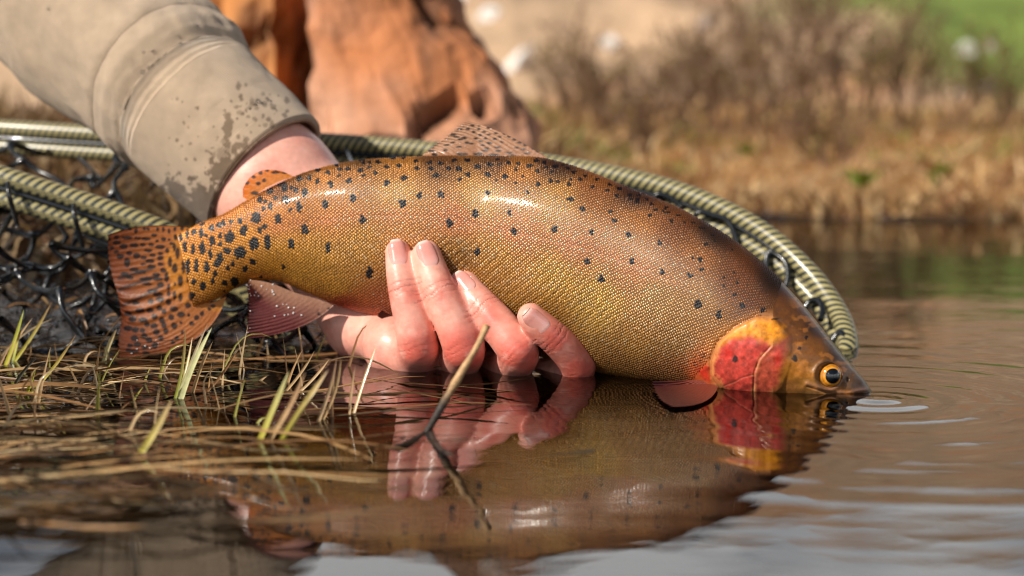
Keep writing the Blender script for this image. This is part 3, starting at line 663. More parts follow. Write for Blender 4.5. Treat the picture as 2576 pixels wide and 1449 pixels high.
# --- scales: small domed plates in staggered rows, many thousand
arc_n = 400
tha = np.linspace(0, math.pi, arc_n)
sp_s, sp_r = 10.0, 9.0                                                # spacing along / across in layout pixels
Lc = np.r_[0, np.cumsum(np.hypot(np.diff(MX), np.diff(MY)))]
cen_i, cen_t = [], []
for q, s in enumerate(np.arange(6, Lc[-1] - 60, sp_s / 2)):
    i = np.interp(s, Lc, np.arange(NS)); a = int(i)
    hh = math.hypot(BX[a] - TX[a], BY[a] - TY[a]) / 2; wpx = WW[a] * F / YY[a]
    dl = np.hypot(np.diff(hh * np.cos(tha)), np.diff(wpx * np.sin(tha)))
    Lr = np.r_[0, np.cumsum(dl)]; mid = Lr[arc_n // 2]
    sc_ = .72 + .28 * min(1.0, hh / 200)
    k = np.arange(-90, 90) + (.5 if q % 2 else 0)
    r_ = mid + k * sp_r * 2 * sc_ * .5 * (1 if True else 1)
    r_ = mid + (np.arange(-60, 60) * 2 + (q % 2)) * sp_r / 2 * 1.0 * sc_
    ok = (r_ > Lr[-1] * .012) & (r_ < Lr[-1] * .985)
    t_ = np.interp(r_[ok], Lr, tha)
    cen_i.append(np.full(len(t_), i)); cen_t.append(t_)
ci = np.concatenate(cen_i); ct = np.concatenate(cen_t)
ci = ci + RNG.normal(0, .30, len(ci)); ct = ct + RNG.normal(0, .0025, len(ct))
spx, spy, _ = fish_point(ci, ct)
keep = (head_mask(spx, spy) < .5) & ((gold_base(spx, spy) > .5) | (spx > 620))
ci, ct, spx, spy = ci[keep], ct[keep], spx[keep], spy[keep]
def scale_block(side):
    tt = ct if side > 0 else 2 * math.pi - ct
    e = .5
    def P(i, t): return W(*fish_point(i, t))
    c = P(ci, tt); du = P(ci + e, tt) - P(ci - e, tt); dv = P(ci, tt + .004) - P(ci, tt - .004)
    du /= np.linalg.norm(du, axis=1)[:, None] + 1e-12; dv /= np.linalg.norm(dv, axis=1)[:, None] + 1e-12
    nn = np.cross(du, dv); nn /= np.linalg.norm(nn, axis=1)[:, None] + 1e-12
    out = np.stack([np.zeros(len(c)), -np.ones(len(c)) * side, np.zeros(len(c))], -1)
    nn *= np.sign((nn * out).sum(1) + 1e-9)[:, None]
    s = c[:, 1] / F
    a = np.arange(6) * math.pi / 3
    R = .365 * sp_s * s * (.94 + .12 * RNG.random(len(c)))
    tilt = RNG.normal(0, .05, (len(c), 2))
    ring = []
    for k in range(6):
        ca, sa = math.cos(a[k]), math.sin(a[k])
        lift = .00004 - .00013 * ca                                     # the free rear edge stands proud
        ring.append(c + R[:, None] * (ca * du + .92 * sa * dv) + nn * (lift + (tilt[:, 0] * ca + tilt[:, 1] * sa) * R)[:, None])
    top = c + nn * .00052 + du * (-.08 * R)[:, None]
    V = np.stack([top] + ring, 1).reshape(-1, 3)
    b = np.arange(len(c)) * 7
    T = np.concatenate([np.stack([b, b + 1 + k, b + 1 + (k + 1) % 6], 1) for k in range(6)])
    if side < 0: T = T[:, ::-1]
    C = paint(spx, spy); 
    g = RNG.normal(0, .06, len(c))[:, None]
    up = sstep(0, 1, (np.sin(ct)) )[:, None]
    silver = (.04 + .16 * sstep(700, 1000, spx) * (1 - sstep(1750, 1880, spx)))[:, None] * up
    gl = (RNG.random(len(c)) < (.26 * sstep(750, 1000, spx) * (1 - sstep(1700, 1850, spx)) * sstep(.55, .95, np.sin(ct))))[:, None] * RNG.uniform(.25, .8, len(c))[:, None]  # random glints put into the colour of single scales
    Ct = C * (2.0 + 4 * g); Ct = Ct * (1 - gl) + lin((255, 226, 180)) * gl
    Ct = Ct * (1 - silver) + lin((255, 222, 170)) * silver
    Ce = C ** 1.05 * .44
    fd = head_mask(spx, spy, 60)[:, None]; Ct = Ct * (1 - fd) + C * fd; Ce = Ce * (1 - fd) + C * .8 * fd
    m = spotmask(spx, spy, BODY, .12, 1.16, .08)
    big = (m > .5)[:, None]
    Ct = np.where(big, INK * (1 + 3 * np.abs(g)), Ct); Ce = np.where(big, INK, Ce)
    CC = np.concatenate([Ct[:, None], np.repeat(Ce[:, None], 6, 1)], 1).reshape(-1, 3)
    return V, T, CC
S = Soup()
for side in (1, -1):
    v, t_, c_ = scale_block(side); S.add(v, None, t_, c_)
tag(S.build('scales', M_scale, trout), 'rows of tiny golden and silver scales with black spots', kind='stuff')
# --- fins
def fin(name, base_, mid_, edge_, Yf, n=90, m_=60, thick=.0008, rays=26, colf=None, spots=(), serr=.06, ripple=.0006, label=None, pleat=None):
    B, Mi, E = crom(base_, n), crom(mid_, n), crom(edge_, n)
    s = np.linspace(0, 1, n)[:, None]; t = np.linspace(0, 1, m_)[None]
    ser = 1 - serr * np.abs(np.sin(s * math.pi * rays * .9)) * (t ** 3)
    tq = t * ser
    q = lambda a, b, c: (a * (1 - tq) * (1 - 2 * tq) + 4 * b * tq * (1 - tq) + c * tq * (2 * tq - 1))
    px = q(B[:, :1], Mi[:, :1], E[:, :1]); py = q(B[:, 1:2], Mi[:, 1:2], E[:, 1:2])
    Y = Yf(px, py, s, t) + ripple * np.sin(s * 2 * math.pi * rays) * np.clip(t * 2, 0, 1) * (1 - .3 * t)
    if pleat is not None: Y = Y + pleat(s, t)
    th_ = thick * (1 - .75 * t) * (np.sin(np.clip(s, .02, .98) * math.pi) ** .3) / 2 + .00004
    Pf, Pb = W(px, py, Y - th_), W(px, py, Y + th_)
    C = colf(px, py, s, t)
    stre = .5 + .5 * np.cos(s * 2 * math.pi * rays + 3.5 * noise(px / 14, py / 14, 0, 77)) * (.6 + .4 * noise(px / 20, py / 20, 0, 78))
    C = C * (.92 + .13 * stre)[..., None]
    if name == 'tail_fin':
        kg = gold_base(px, py)[..., None]; C = C * (1 - kg) + body_color(px, py) * 1.15 * kg
    if len(spots):
        mm = spotmask(px, py, spots, .25, 1.30 if name == 'tail_fin' else 1.12, .10)[..., None]; C = C * (1 - .93 * mm) + INK * 1.2 * .93 * mm
    if name == 'tail_fin':
        for pl in (np.array([(300., 729.), (345., 712.), (396., 694.)]), np.array([(308., 769.), (350., 750.), (398., 724.)]), np.array([(300., 700.), (380., 676.)])):
            k = (np.exp(-(segdist(px, py, pl) / 5.0) ** 2) * .85)[..., None]; C = C * (1 - k) + INK * 1.5 * k  # shadows between the pleats put into the fin colour
    nv = n * m_
    Vv = np.r_[Pf.reshape(-1, 3), Pb.reshape(-1, 3)]; f1 = gridf(n, m_); f2 = f1[:, ::-1] + nv
    bd = np.r_[np.arange(m_), np.arange(1, n) * m_ + m_ - 1, ((n - 1) * m_ + np.arange(m_ - 1))[::-1], (np.arange(1, n - 1) * m_)[::-1]]
    b2 = np.roll(bd, -1); rim = np.c_[b2, bd, bd + nv, b2 + nv]
    o = mk(name, Vv, np.r_[f1, f2, rim], M_fin, trout, C=np.clip(np.r_[C.reshape(-1, 3), C.reshape(-1, 3)], .003, .9))
    if label: o['label'] = label
    return o
def mixc(a, b, k): return lin(a) * (1 - k[..., None]) + lin(b) * k[..., None]
fin('tail_fin', [(474,572),(474,620),(484,660),(492,700),(502,745),(524,762),(570,745)], [(362,569),(357,626),(352,680),(360,732),(367,786),(402,846),(476,862)], [(270,592),(271,640),(280,690),(297,748),(304,798),(296,848),(292,903)],
    lambda x, y, s, t: .750 + .004 * t * np.sin(s * 5) - .010 * t * t * (s > 2), n=150, m_=100, thick=.0022, rays=24, serr=.015, ripple=.00010,
    colf=lambda x, y, s, t: mixc((196, 118, 58), (138, 70, 34), sstep(.1, .9, t) + 0 * s) * (1 - .35 * sstep(.9, 1, t) + 0 * s)[..., None], spots=TAIL + [b_ for b_ in BODY if b_[0] < 520], label='fanned orange tail fin peppered with black spots',
    pleat=lambda s, t: .0011 * np.sin((s - .42) * 2 * math.pi / .085) * np.exp(-((s - .56) / .12) ** 2) * t)
fin('dorsal_fin', [(1378,398),(1300,394),(1200,392),(1120,393),(1064,394)], [(1268,336),(1232,338),(1172,352),(1110,376),(1064,391)], [(1170,304),(1150,312),(1128,332),(1112,352),(1092,366),(1062,389)],
    lambda x, y, s, t: fishY(x) + .002 + .002 * np.sin(t * 2), n=110, m_=70, thick=.0020, rays=15, serr=.10, ripple=.00022,
    colf=lambda x, y, s, t: mixc((170, 112, 70), (206, 160, 128), sstep(0, .8, t) + 0 * s), spots=DORS, label='raised dorsal fin, tan with small black dots and ragged rear edge')
fin('adipose_fin', [(738,444),(700,458),(660,480),(626,503)], [(712,432),(680,438),(648,455),(618,500)], [(690,427),(660,428),(630,445),(612,472),(611,496)],
    lambda x, y, s, t: fishY(x) - .001 + 0 * s, n=50, m_=36, thick=.0045, rays=8, serr=.02, ripple=.0001, colf=lambda x, y, s, t: mixc((226, 140, 54), (236, 126, 22), t + 0 * s), spots=ADIP, label='small bright orange adipose fin with dark spots')
fin('anal_fin', [(840,768),(800,752),(740,735),(680,712),(626,702)], [(745,826),(730,800),(690,772),(655,745),(624,712)], [(613,851),(618,815),(624,775),(624,745),(620,716)],
    lambda x, y, s, t: fishY(x) - .004 - .010 * t + 0 * s, n=90, m_=70, thick=.0018, rays=17, serr=.03, ripple=.00010,
    colf=lambda x, y, s, t: mixc((180, 132, 104), (126, 58, 56), sstep(.15, .8, t + .25 * (1 - s))) * (1 - .35 * sstep(.8, 1, t) + 0 * s)[..., None], spots=zl((350,600),1.61,[(1490,1055,8,12),(1555,1022,8,8)]), label='wet reddish brown anal fin with pale base')
yp = body_Y(1745, 955)
fin('pectoral_fin', [(1806,972),(1786,962),(1762,957),(1742,956)], [(1768,1012),(1735,1000),(1710,980),(1692,958)], [(1684,1023),(1656,1004),(1643,982),(1637,960)],
    lambda x, y, s, t: np.minimum(yp - .002 - .006 * t + 0 * s, WZ(x, y, .0012)[..., 1]), n=70, m_=60, thick=.0016, rays=12, serr=.05, ripple=.0004, colf=lambda x, y, s, t: mixc((150, 76, 58), (84, 34, 34), sstep(0, .9, t) + 0 * s), label='dark red pectoral fin lying on the water')
yv = body_Y(985, 800)
fin('pelvic_fin', [(1030,806),(1015,800),(1000,796)], [(985,808),(980,796),(975,788)], [(948,795),(952,786),(962,780)], lambda x, y, s, t: yv - .003 - .003 * t + 0 * s, n=40, m_=30, thick=.0014, rays=7, serr=.04,
    colf=lambda x, y, s, t: mixc((170, 96, 70), (96, 50, 44), t + 0 * s), label='folded pelvic fin beside the index finger')
bmb = bmesh.new(); bmesh.ops.create_icosphere(bmb, subdivisions=2, radius=1)
ivb = np.array([v.co for v in bmb.verts]); itb = np.array([[v.index for v in f.verts] for f in bmb.faces]); bmb.free()
M_pale = plain('pale_bead', (.72, .70, .68), rough=.08, coat=1.0)  # pale grey puts the sparkle of wet drops into the bead colour
def fin_beads(o, n, seed, rmm=(.25, .5), win=None):
    co = np.zeros(len(o.data.vertices) * 3, np.float32); o.data.vertices.foreach_get('co', co); co = co.reshape(-1, 3)[:len(o.data.vertices) // 2]
    bx_, by_ = PX(co); rr = random.Random(seed); S = Soup(); ok = np.nonzero((bx_ > win[0]) & (bx_ < win[1]) & (by_ > win[2]) & (by_ < win[3]))[0] if win else np.arange(len(co))
    for k in range(n):
        p = co[ok[rr.randrange(len(ok))]]; r_ = rr.uniform(*rmm) * .001
        S.add(p + np.array([0, -r_ * .35, 0]) + ivb * r_ * np.array([1.15, .7, 1]), None, itb)
    b_ = S.build('water_beads', M_pale, o); b_['kind'] = 'stuff'
fo = {o.name: o for o in trout.children}
fin_beads(fo['anal_fin'], 9, 1, (.2, .5), win=(640, 690, 715, 745)); fin_beads(fo['anal_fin'], 11, 5, (.2, .45), win=(690, 770, 765, 800)); fin_beads(fo['anal_fin'], 16, 2, (.15, .3), win=(600, 632, 700, 860))
fin_beads(fo['dorsal_fin'], 12, 3, (.15, .3), win=(1120, 1330, 310, 385)); fin_beads(fo['tail_fin'], 7, 4, (.2, .4), win=(285, 420, 850, 910))
# --- eye
ye = body_Y(EYE[0] + 44, EYE[1] - 8)
ec = W(EYE[0], EYE[1], ye + .0013)
ex, ey_, ez = ec
def dome(c, r, depth, nr, na, colf, off=0.0):
    rr = np.linspace(0, 1, nr)[:, None]; aa = np.linspace(0, 2 * math.pi, na, endpoint=False)[None]
    fwd = np.array([.16, -1, .08]); fwd /= np.linalg.norm(fwd); rt = np.cross(fwd, [0, 0, 1]); rt = -rt / np.linalg.norm(rt); up = np.cross(rt, fwd); up = up * np.sign(up[2])
    P = c + r * rr[..., None] * (np.cos(aa)[..., None] * rt + np.sin(aa)[..., None] * up) + fwd * (off + depth * np.sqrt(np.clip(1 - (rr * .96) ** 2, 0, 1)))[..., None]
    return P.reshape(-1, 3), gridf(nr, na, False, True), colf(rr + 0 * aa, aa + 0 * rr).reshape(-1, 3)
def iris(r, a):
    g = lin((232, 150, 40)) * (1 + .25 * noise(a * 9, r * 5, 0, 5))[..., None]
    k = sstep(.80, .95, r)[..., None]; g = g * (1 - k) + lin((84, 54, 26)) * k
    k = np.exp(-((r - .78) / .05) ** 2)[..., None] * .5; g = g * (1 - k) + lin((90, 54, 20)) * k
    return g
se = ye / F
M_eye = colmat('eye_gloss', rough=.12, coat=1.0, coat_rough=.03)
v, q, c = dome(ec, 33 * se, .0052, 24, 48, iris); eye = mk('eye', v, q, M_eye, trout, C=c); eye['label'] = 'round gold ringed eye'
v, q, c = dome(ec, 19.5 * se, .0024, 14, 40, lambda r, a: np.broadcast_to(lin((10, 11, 14)), r.shape + (3,)), off=.0036); mk('pupil', v, q, M_pupil, eye)

# ------------------------------------------------------------------ the person: hand, forearm and sleeve
pr = lambda r_, Y: r_ * Y / F
def fpts(rows):
    """rows of (px, py, radius px, gap, fixed Y or None) -> centre points and radii in metres"""
    out = []
    for x, y, r_, gap, Yf in rows:
        out.append([x, y, r_, body_Y(x, y, .715) - gap * r_ * .715 / F if Yf is None else Yf])
    y0, y1 = out[0][3], out[4][3]; d = [math.hypot(out[k][0] - out[0][0], out[k][1] - out[0][1]) for k in range(5)]
    for k in range(1, 4): out[k][3] = y0 + (y1 - y0) * d[k] / d[4] - .0022 * math.sin(math.pi * d[k] / d[4])
    return [(W(x, y, Yc), r_ * Yc / F) for x, y, r_, Yc in out]
FING = [
 [(1001,634,33,.45,None),(1006,668,37,.5,None),(1018,732,42,.5,None),(1036,800,47,.5,.702),(1052,872,53,.5,.705),(1030,925,50,0,.742)],
 [(1073,640,37,.45,None),(1082,672,41,.5,None),(1108,738,45,.5,None),(1140,806,50,.5,.697),(1168,878,54,.5,.700),(1130,932,50,0,.742)],
 [(1171,717,37,.45,None),(1186,742,42,.5,None),(1222,782,46,.5,.698),(1264,830,49,.5,.694),(1306,890,52,.5,.696),(1240,940,50,0,.738)],
 [(1335,796,35,.45,.690),(1352,814,39,.5,.690),(1390,846,42,.5,.690),(1430,886,44,.5,.693),(1456,925,45,.5,.700),(1350,945,46,0,.732)]]
fingers = [fpts(r_) for r_ in FING]
wrist = W(800, 575, .795)
PALM = [(wrist, W(1010, 925, .758), .024, .0125), (wrist, W(1110, 930, .756), .024, .0125), (wrist, W(1220, 938, .752), .022, .0125), (W(830, 620, .790), W(1330, 945, .742), .020, .0120)]
ARM = [(W(360, 150, .86), W(560, 345, .82), .034, .030), (W(560, 345, .82), W(690, 470, .805), .030, .0285), (W(690, 470, .805), wrist, .0285, .0265)]
THENAR = [(W(905, 815, .762), W(1000, 878, .726), .0125, .0112), (W(1000, 878, .726), W(1040, 900, .722), .0112, .010), (wrist, W(905, 815, .762), .022, .014)]
THUMB = [(W(900, 720, .795), W(985, 600, .797), .0125, .0105), (W(985, 600, .797), W(1050, 520, .792), .0105, .0080)]
hv = .0008
allp = np.array([p for f_ in fingers for p, _ in f_] + [p for a, b, _, _ in PALM + ARM + THENAR + THUMB for p in (a, b)])
lo, hi = allp.min(0) - .04, allp.max(0) + .04
lo[0] = W(430, 300, .84)[0]
nn_ = np.ceil((hi - lo) / hv).astype(int)
G = np.stack(np.meshgrid(*[lo[i] + hv * np.arange(nn_[i]) for i in range(3)], indexing='ij'), -1).astype(np.float32)
def local_min(D, a, b, ra, rb, k):
    """smooth union of a tapered limb, evaluated only near it"""
    pad = max(ra, rb) + .014
    l = np.maximum(((np.minimum(a, b) - pad - lo) / hv).astype(int), 0); u = np.minimum(((np.maximum(a, b) + pad - lo) / hv).astype(int) + 1, nn_)
    if (u <= l).any(): return D
    s = tuple(slice(l[i], u[i]) for i in range(3))
    d = cone_sdf(G[s], a, b, ra, rb)
    D[s] = smin(D[s], d, k) if k > 0 else np.minimum(D[s], d)
    return D
Dp = np.full(tuple(nn_), .02, np.float32)
for a, b, ra, rb in ARM + PALM + THENAR: local_min(Dp, a, b, ra, rb, .010)
for a, b, ra, rb in THUMB: local_min(Dp, a, b, ra, rb, .008)
Dall = Dp
creases, reds = [], []
Dfs = []
for f_ in fingers:
    Df = np.full(tuple(nn_), .02, np.float32)
    ch = crom(np.array([list(p) + [r_] for p, r_ in f_]), 26)
    for k in range(25): local_min(Df, ch[k, :3], ch[k + 1, :3], ch[k, 3], ch[k + 1, 3], 0)
    Dfs.append(Df)
    for idx, w_ in ((2, .75), (4, .40)):
        d = f_[idx + 1][0] - f_[idx - 1][0] if idx + 1 < len(f_) else f_[idx][0] - f_[idx-1][0]
        d = f_[idx][0] - f_[idx - 1][0]
        creases.append((f_[idx][0], d / np.linalg.norm(d), f_[idx][1], w_)); reds.append((f_[idx][0], .010, .75 if idx == 4 else .5))
    reds.append((f_[0][0] + np.array([0, -.006, .002]), .006, .25))
Dfing = Dfs[0]
for d in Dfs[1:]: Dfing = smin(Dfing, d, .0016)
Dall = smin(Dfing, Dp, .007)
hV, hQ = surfnet(Dall, lo, hv)
# vertex smoothing once
def lap(V, Q, it=2, k=.5):
    E = np.r_[Q[:, [0, 1]], Q[:, [1, 2]], Q[:, [2, 3]], Q[:, [3, 0]]]
    for _ in range(it):
        A = np.zeros_like(V); c = np.zeros(len(V))
        np.add.at(A, E[:, 0], V[E[:, 1]]); np.add.at(A, E[:, 1], V[E[:, 0]]); np.add.at(c, E.ravel(), 1)
        V = V + k * (A / np.maximum(c, 1)[:, None] - V)
    return V
hV = lap(hV, hQ, 7, .5)
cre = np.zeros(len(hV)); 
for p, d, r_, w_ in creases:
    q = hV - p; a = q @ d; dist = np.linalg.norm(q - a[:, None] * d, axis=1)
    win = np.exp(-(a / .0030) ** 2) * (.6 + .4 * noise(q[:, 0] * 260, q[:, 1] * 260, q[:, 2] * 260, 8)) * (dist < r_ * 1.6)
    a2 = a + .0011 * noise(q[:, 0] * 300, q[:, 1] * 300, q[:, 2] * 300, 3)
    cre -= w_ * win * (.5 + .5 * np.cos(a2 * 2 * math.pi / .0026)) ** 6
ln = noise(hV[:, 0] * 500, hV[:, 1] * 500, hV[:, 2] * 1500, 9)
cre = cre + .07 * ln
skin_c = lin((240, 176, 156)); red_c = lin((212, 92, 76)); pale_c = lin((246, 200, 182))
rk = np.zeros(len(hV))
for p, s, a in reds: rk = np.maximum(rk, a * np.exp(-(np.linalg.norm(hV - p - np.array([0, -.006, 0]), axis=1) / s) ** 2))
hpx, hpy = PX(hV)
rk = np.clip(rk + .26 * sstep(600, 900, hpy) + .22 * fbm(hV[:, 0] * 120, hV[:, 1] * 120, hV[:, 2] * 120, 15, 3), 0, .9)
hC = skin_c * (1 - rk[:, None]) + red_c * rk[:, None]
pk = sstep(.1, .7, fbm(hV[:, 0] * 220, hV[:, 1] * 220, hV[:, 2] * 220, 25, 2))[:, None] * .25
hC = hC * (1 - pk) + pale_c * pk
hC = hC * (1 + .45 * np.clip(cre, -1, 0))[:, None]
person = empty('person', W(300, 120, .87), 'person in a tan sweatshirt reaching in with a wet reddish hand under the trout', 'person')
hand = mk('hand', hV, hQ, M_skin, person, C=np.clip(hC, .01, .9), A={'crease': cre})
HB = BVHTree.FromPolygons([tuple(v) for v in hV], [tuple(q) for q in hQ])
def cast(bv, px, py):
    x, y, z = [float(q) for q in ray(px, py)]
    h = bv.ray_cast(Vector((0, 0, HC)), Vector((x, y, z)).normalized())
    return h
NAILS = [(0, .78, -.80, 1.45, 0.0), (1, .72, -.72, 1.40, .05), (2, .74, -.78, 1.30, -.12), (3, .78, -.70, 1.45, -.10)]
for fi, phm, a0, a1, yaw in NAILS:
    f_ = fingers[fi]; p0, r0 = f_[0]; p1, r1 = f_[1]; p2, r2 = f_[2]
    d = p2 - p0; LL = np.linalg.norm(d); d = d / LL
    n_ = np.array([yaw, -1.0, .22]); n_ = n_ - d * (n_ @ d); n_ /= np.linalg.norm(n_); s_ = np.cross(d, n_); s_ = s_ * np.sign(s_[0])
    nu, nvv = 25, 31
    U, Vn = np.meshgrid(np.linspace(-1, 1, nu), np.linspace(0, 1, nvv), indexing='ij')
    a = (a0 + (a1 - a0) * Vn) * r0
    wk_ = np.where(Vn < .5, (1 - .42 * np.abs((.5 - Vn) / .5) ** 3.0) , (1 - .80 * np.abs((Vn - .5) / .5) ** 4.0))
    ph = U * phm * wk_
    R_ = np.where(a < 0, r0 * np.sqrt(np.clip(1 - .50 * (a / r0) ** 2, .05, 1)), r0 + (r2 - r0) * a / LL)
    base_c = np.where(a[..., None] < LL * .45, p0 + (p1 - p0) * (a / np.linalg.norm(p1 - p0))[..., None], 0)
    base_c = p0 + d * a[..., None]
    edge = np.maximum(np.abs(U) ** 6, np.clip((Vn - .8) / .2, 0, 1) ** 2)
    P = base_c + (R_ + .00045 - .0006 * edge)[..., None] * (n_ * np.cos(ph)[..., None] + s_ * np.sin(ph)[..., None])
    Pb = P - n_ * .0012
    m1 = sstep(.45, .95, Vn)[..., None]; m0 = (1 - sstep(.03, .15, Vn))[..., None]; me_ = (np.abs(U) ** 5)[..., None] * .4
    Cn = lin((228, 156, 144)) * (1 - .5 * m1) + lin((238, 190, 180)) * .5 * m1
    Cn = Cn * (1 - .65 * m0) + lin((250, 228, 214)) * .65 * m0; Cn = Cn * (1 - me_) + lin((220, 130, 116)) * me_
    nvn = nu * nvv; f1 = gridf(nu, nvv); bd = np.r_[np.arange(nvv), np.arange(1, nu) * nvv + nvv - 1, ((nu - 1) * nvv + np.arange(nvv - 1))[::-1], (np.arange(1, nu - 1) * nvv)[::-1]]
    b2 = np.roll(bd, -1); rim = np.c_[b2, bd, bd + nvn, b2 + nvn]
    mk('fingernail', np.r_[P.reshape(-1, 3), Pb.reshape(-1, 3)], np.r_[f1, f1[:, ::-1] + nvn, rim], M_nail, hand, C=np.r_[Cn.reshape(-1, 3), Cn.reshape(-1, 3)])
# --- sleeve
SL = [(-760,-900,1.01,.056),(-400,-520,.955,.053),(30,-130,.892,.0480),(255,70,.862,.0448),(400,193,.842,.0422),(478,263,.829,.0404)]
CU = [(472,258,.830,.0372),(486,271,.827,.0388),(580,360,.818,.0376),(640,416,.812,.0364),(672,446,.809,.0356)]
khaki = lin((198, 173, 146))
def ringsurf(rows, n, na, disp=None, thick=.0016, lip=True):
    st = np.array([list(W(a, b, c)) + [r_] for a, b, c, r_ in rows])
    q = crom(st, n) if False else None
    L = np.r_[0, np.cumsum(np.linalg.norm(np.diff(st[:, :3], axis=0), axis=1))]
    t = np.linspace(0, L[-1], n)
    P = np.stack([np.interp(t, L, st[:, k]) for k in range(3)], -1); R = np.interp(t, L, st[:, 3])
    ks = np.ones(9) / 9
    pad = lambda A: np.convolve(np.pad(A, 4, mode='reflect', reflect_type='odd'), ks, 'valid')
    P = np.stack([pad(P[:, k]) for k in range(3)], -1); R = pad(R)
    T, Nn, B = frames(P)
    a = np.linspace(0, 2 * math.pi, na, endpoint=False)
    Rr = R[:, None] * np.ones(na)[None]
    if disp is not None: Rr = Rr + disp(t[:, None] / L[-1], a[None], t[:, None])
    D = np.cos(a)[None, :, None] * Nn[:, None] + np.sin(a)[None, :, None] * B[:, None]
    Vv = P[:, None] + Rr[..., None] * D
    Vi = P[:, None] + (Rr - thick)[..., None] * D
    return Vv, Vi, t, a, P, T
def closed_tube(Vo, Vi):
    n, m_ = Vo.shape[:2]
    A = np.concatenate([Vo, Vi[::-1]], 0)
    return A, gridf(2 * n, m_, True, True)
def fold(t, a, L):
    w = fbm(t * 9 + .4 * np.sin(a), np.cos(a) * 1.6 + t * 5, np.sin(a) * 1.6, 101, 4) * .0024
    w = w + .0017 * np.sin((t * 34 + 2.2 * np.sin(a + 1) + 2 * fbm(t * 6, np.cos(a), np.sin(a), 111, 2))) * sstep(.2, .6, t) * (.5 + .5 * fbm(t * 8, np.cos(a) * 2, np.sin(a) * 2, 121, 2))
    w = w + .0012 * np.exp(-((t - .972) / .009) ** 2) - .0007 * np.exp(-((t - .948) / .006) ** 2)          # hem ridge and stitched groove
    w = w - .0022 * sstep(.985, 1.0, t)
    return w
Vo, Vi, ts, ang, PS, TS = ringsurf(SL, 420, 200, fold, .002)
A, Q = closed_tube(Vo, Vi)
nzs = fbm(A[..., 0] * 60, A[..., 1] * 60, A[..., 2] * 60, 131, 3)
Cs = khaki * (1 + .06 * nzs[..., None])
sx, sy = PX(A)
dk = .30 * sstep(-40, 60, (sy - (150 + .66 * sx))) * (.6 + .4 * nzs)           # shade of the underside put into the colour along the lower edge
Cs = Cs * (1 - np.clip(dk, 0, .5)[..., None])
uvS = np.stack(np.broadcast_arrays(np.r_[ts, ts[::-1]][:, None], ang[None] * .042), -1).reshape(-1, 2)
sleeve = mk('sleeve', A, Q, M_cloth, person, C=Cs.reshape(-1, 3), uv=uvS); sleeve['label'] = 'tan cotton sleeve with water beads'
def cfold(t, a, L):
    w = .0006 * fbm(t * 3, np.cos(a) * 2, np.sin(a) * 2, 141, 3) + .0010 * np.sin(2 * a + 1) * t
    return w - .0012 * np.exp(-(t / .03) ** 2) - .0010 * sstep(.97, 1, t)
Vo, Vi, tcu, angc, PC, TCu = ringsurf(CU, 170, 420, cfold, .0026)
A, Q = closed_tube(Vo, Vi)
sx, sy = PX(A)
stain = np.zeros(sx.shape)
def blot(px, py, rx, ry, amt, seed, sc_=14.):
    d = np.hypot((sx - px) / rx, (sy - py) / ry) + .55 * fbm(sx / sc_, sy / sc_, 0, seed, 4)
    return amt * (1 - sstep(.72, .98, d))
for b_ in ((578,425,62,46,.75,1),(625,395,48,42,.65,2),(572,340,13,56,.65,3),(440,478,30,38,.85,4),(505,505,56,56,.85,5),(470,520,46,46,.7,15),(560,385,26,34,.4,6)): stain = np.maximum(stain, blot(*b_))
rs = random.Random(3)
for k in range(95):
    if k < 40: x, y, r_ = rs.gauss(640, 42), rs.gauss(270, 26), rs.uniform(2, 7.5)
    else: x, y, r_ = rs.uniform(420, 720), rs.uniform(225, 480), rs.uniform(1.5, 5)
    stain = np.maximum(stain, (1 - sstep(.7, 1.2, np.hypot((sx - x) / r_, (sy - y) / (r_ * rs.uniform(.7, 1.5))) + .35 * noise(sx / 4, sy / 4, k, 9))) * rs.uniform(.4, .75))
nzs = fbm(A[..., 0] * 90, A[..., 1] * 90, A[..., 2] * 90, 151, 3)
Cc = lin((196, 171, 144)) * (1 + .05 * nzs[..., None])
wetc = lin((88, 64, 40))
Cc = Cc * (1 - stain[..., None]) + wetc * stain[..., None]
Cc = Cc * (1 - .55 * np.exp(-((np.r_[tcu, tcu[::-1]][:, None] - .0042) / .0011) ** 2) + 0 * sx)[..., None]
rimd = (.35 * np.exp(-((np.r_[tcu, tcu[::-1]][:, None] - tcu[-1]) / .0012) ** 2) + 0 * sx)[..., None]
Cc = Cc * (1 - rimd) + lin((120, 92, 60)) * rimd
uvC = np.stack(np.broadcast_arrays(np.r_[tcu, tcu[::-1]][:, None], angc[None] * .037), -1).reshape(-1, 2)
cuff = mk('cuff', A, Q, M_cloth, sleeve, C=Cc.reshape(-1, 3), uv=uvC); cuff['label'] = 'ribbed tan cuff with dark wet stains'
SB = BVHTree.FromPolygons([tuple(v) for v in Vo.reshape(-1, 3)], [tuple(q) for q in gridf(Vo.shape[0], Vo.shape[1], False, True)])
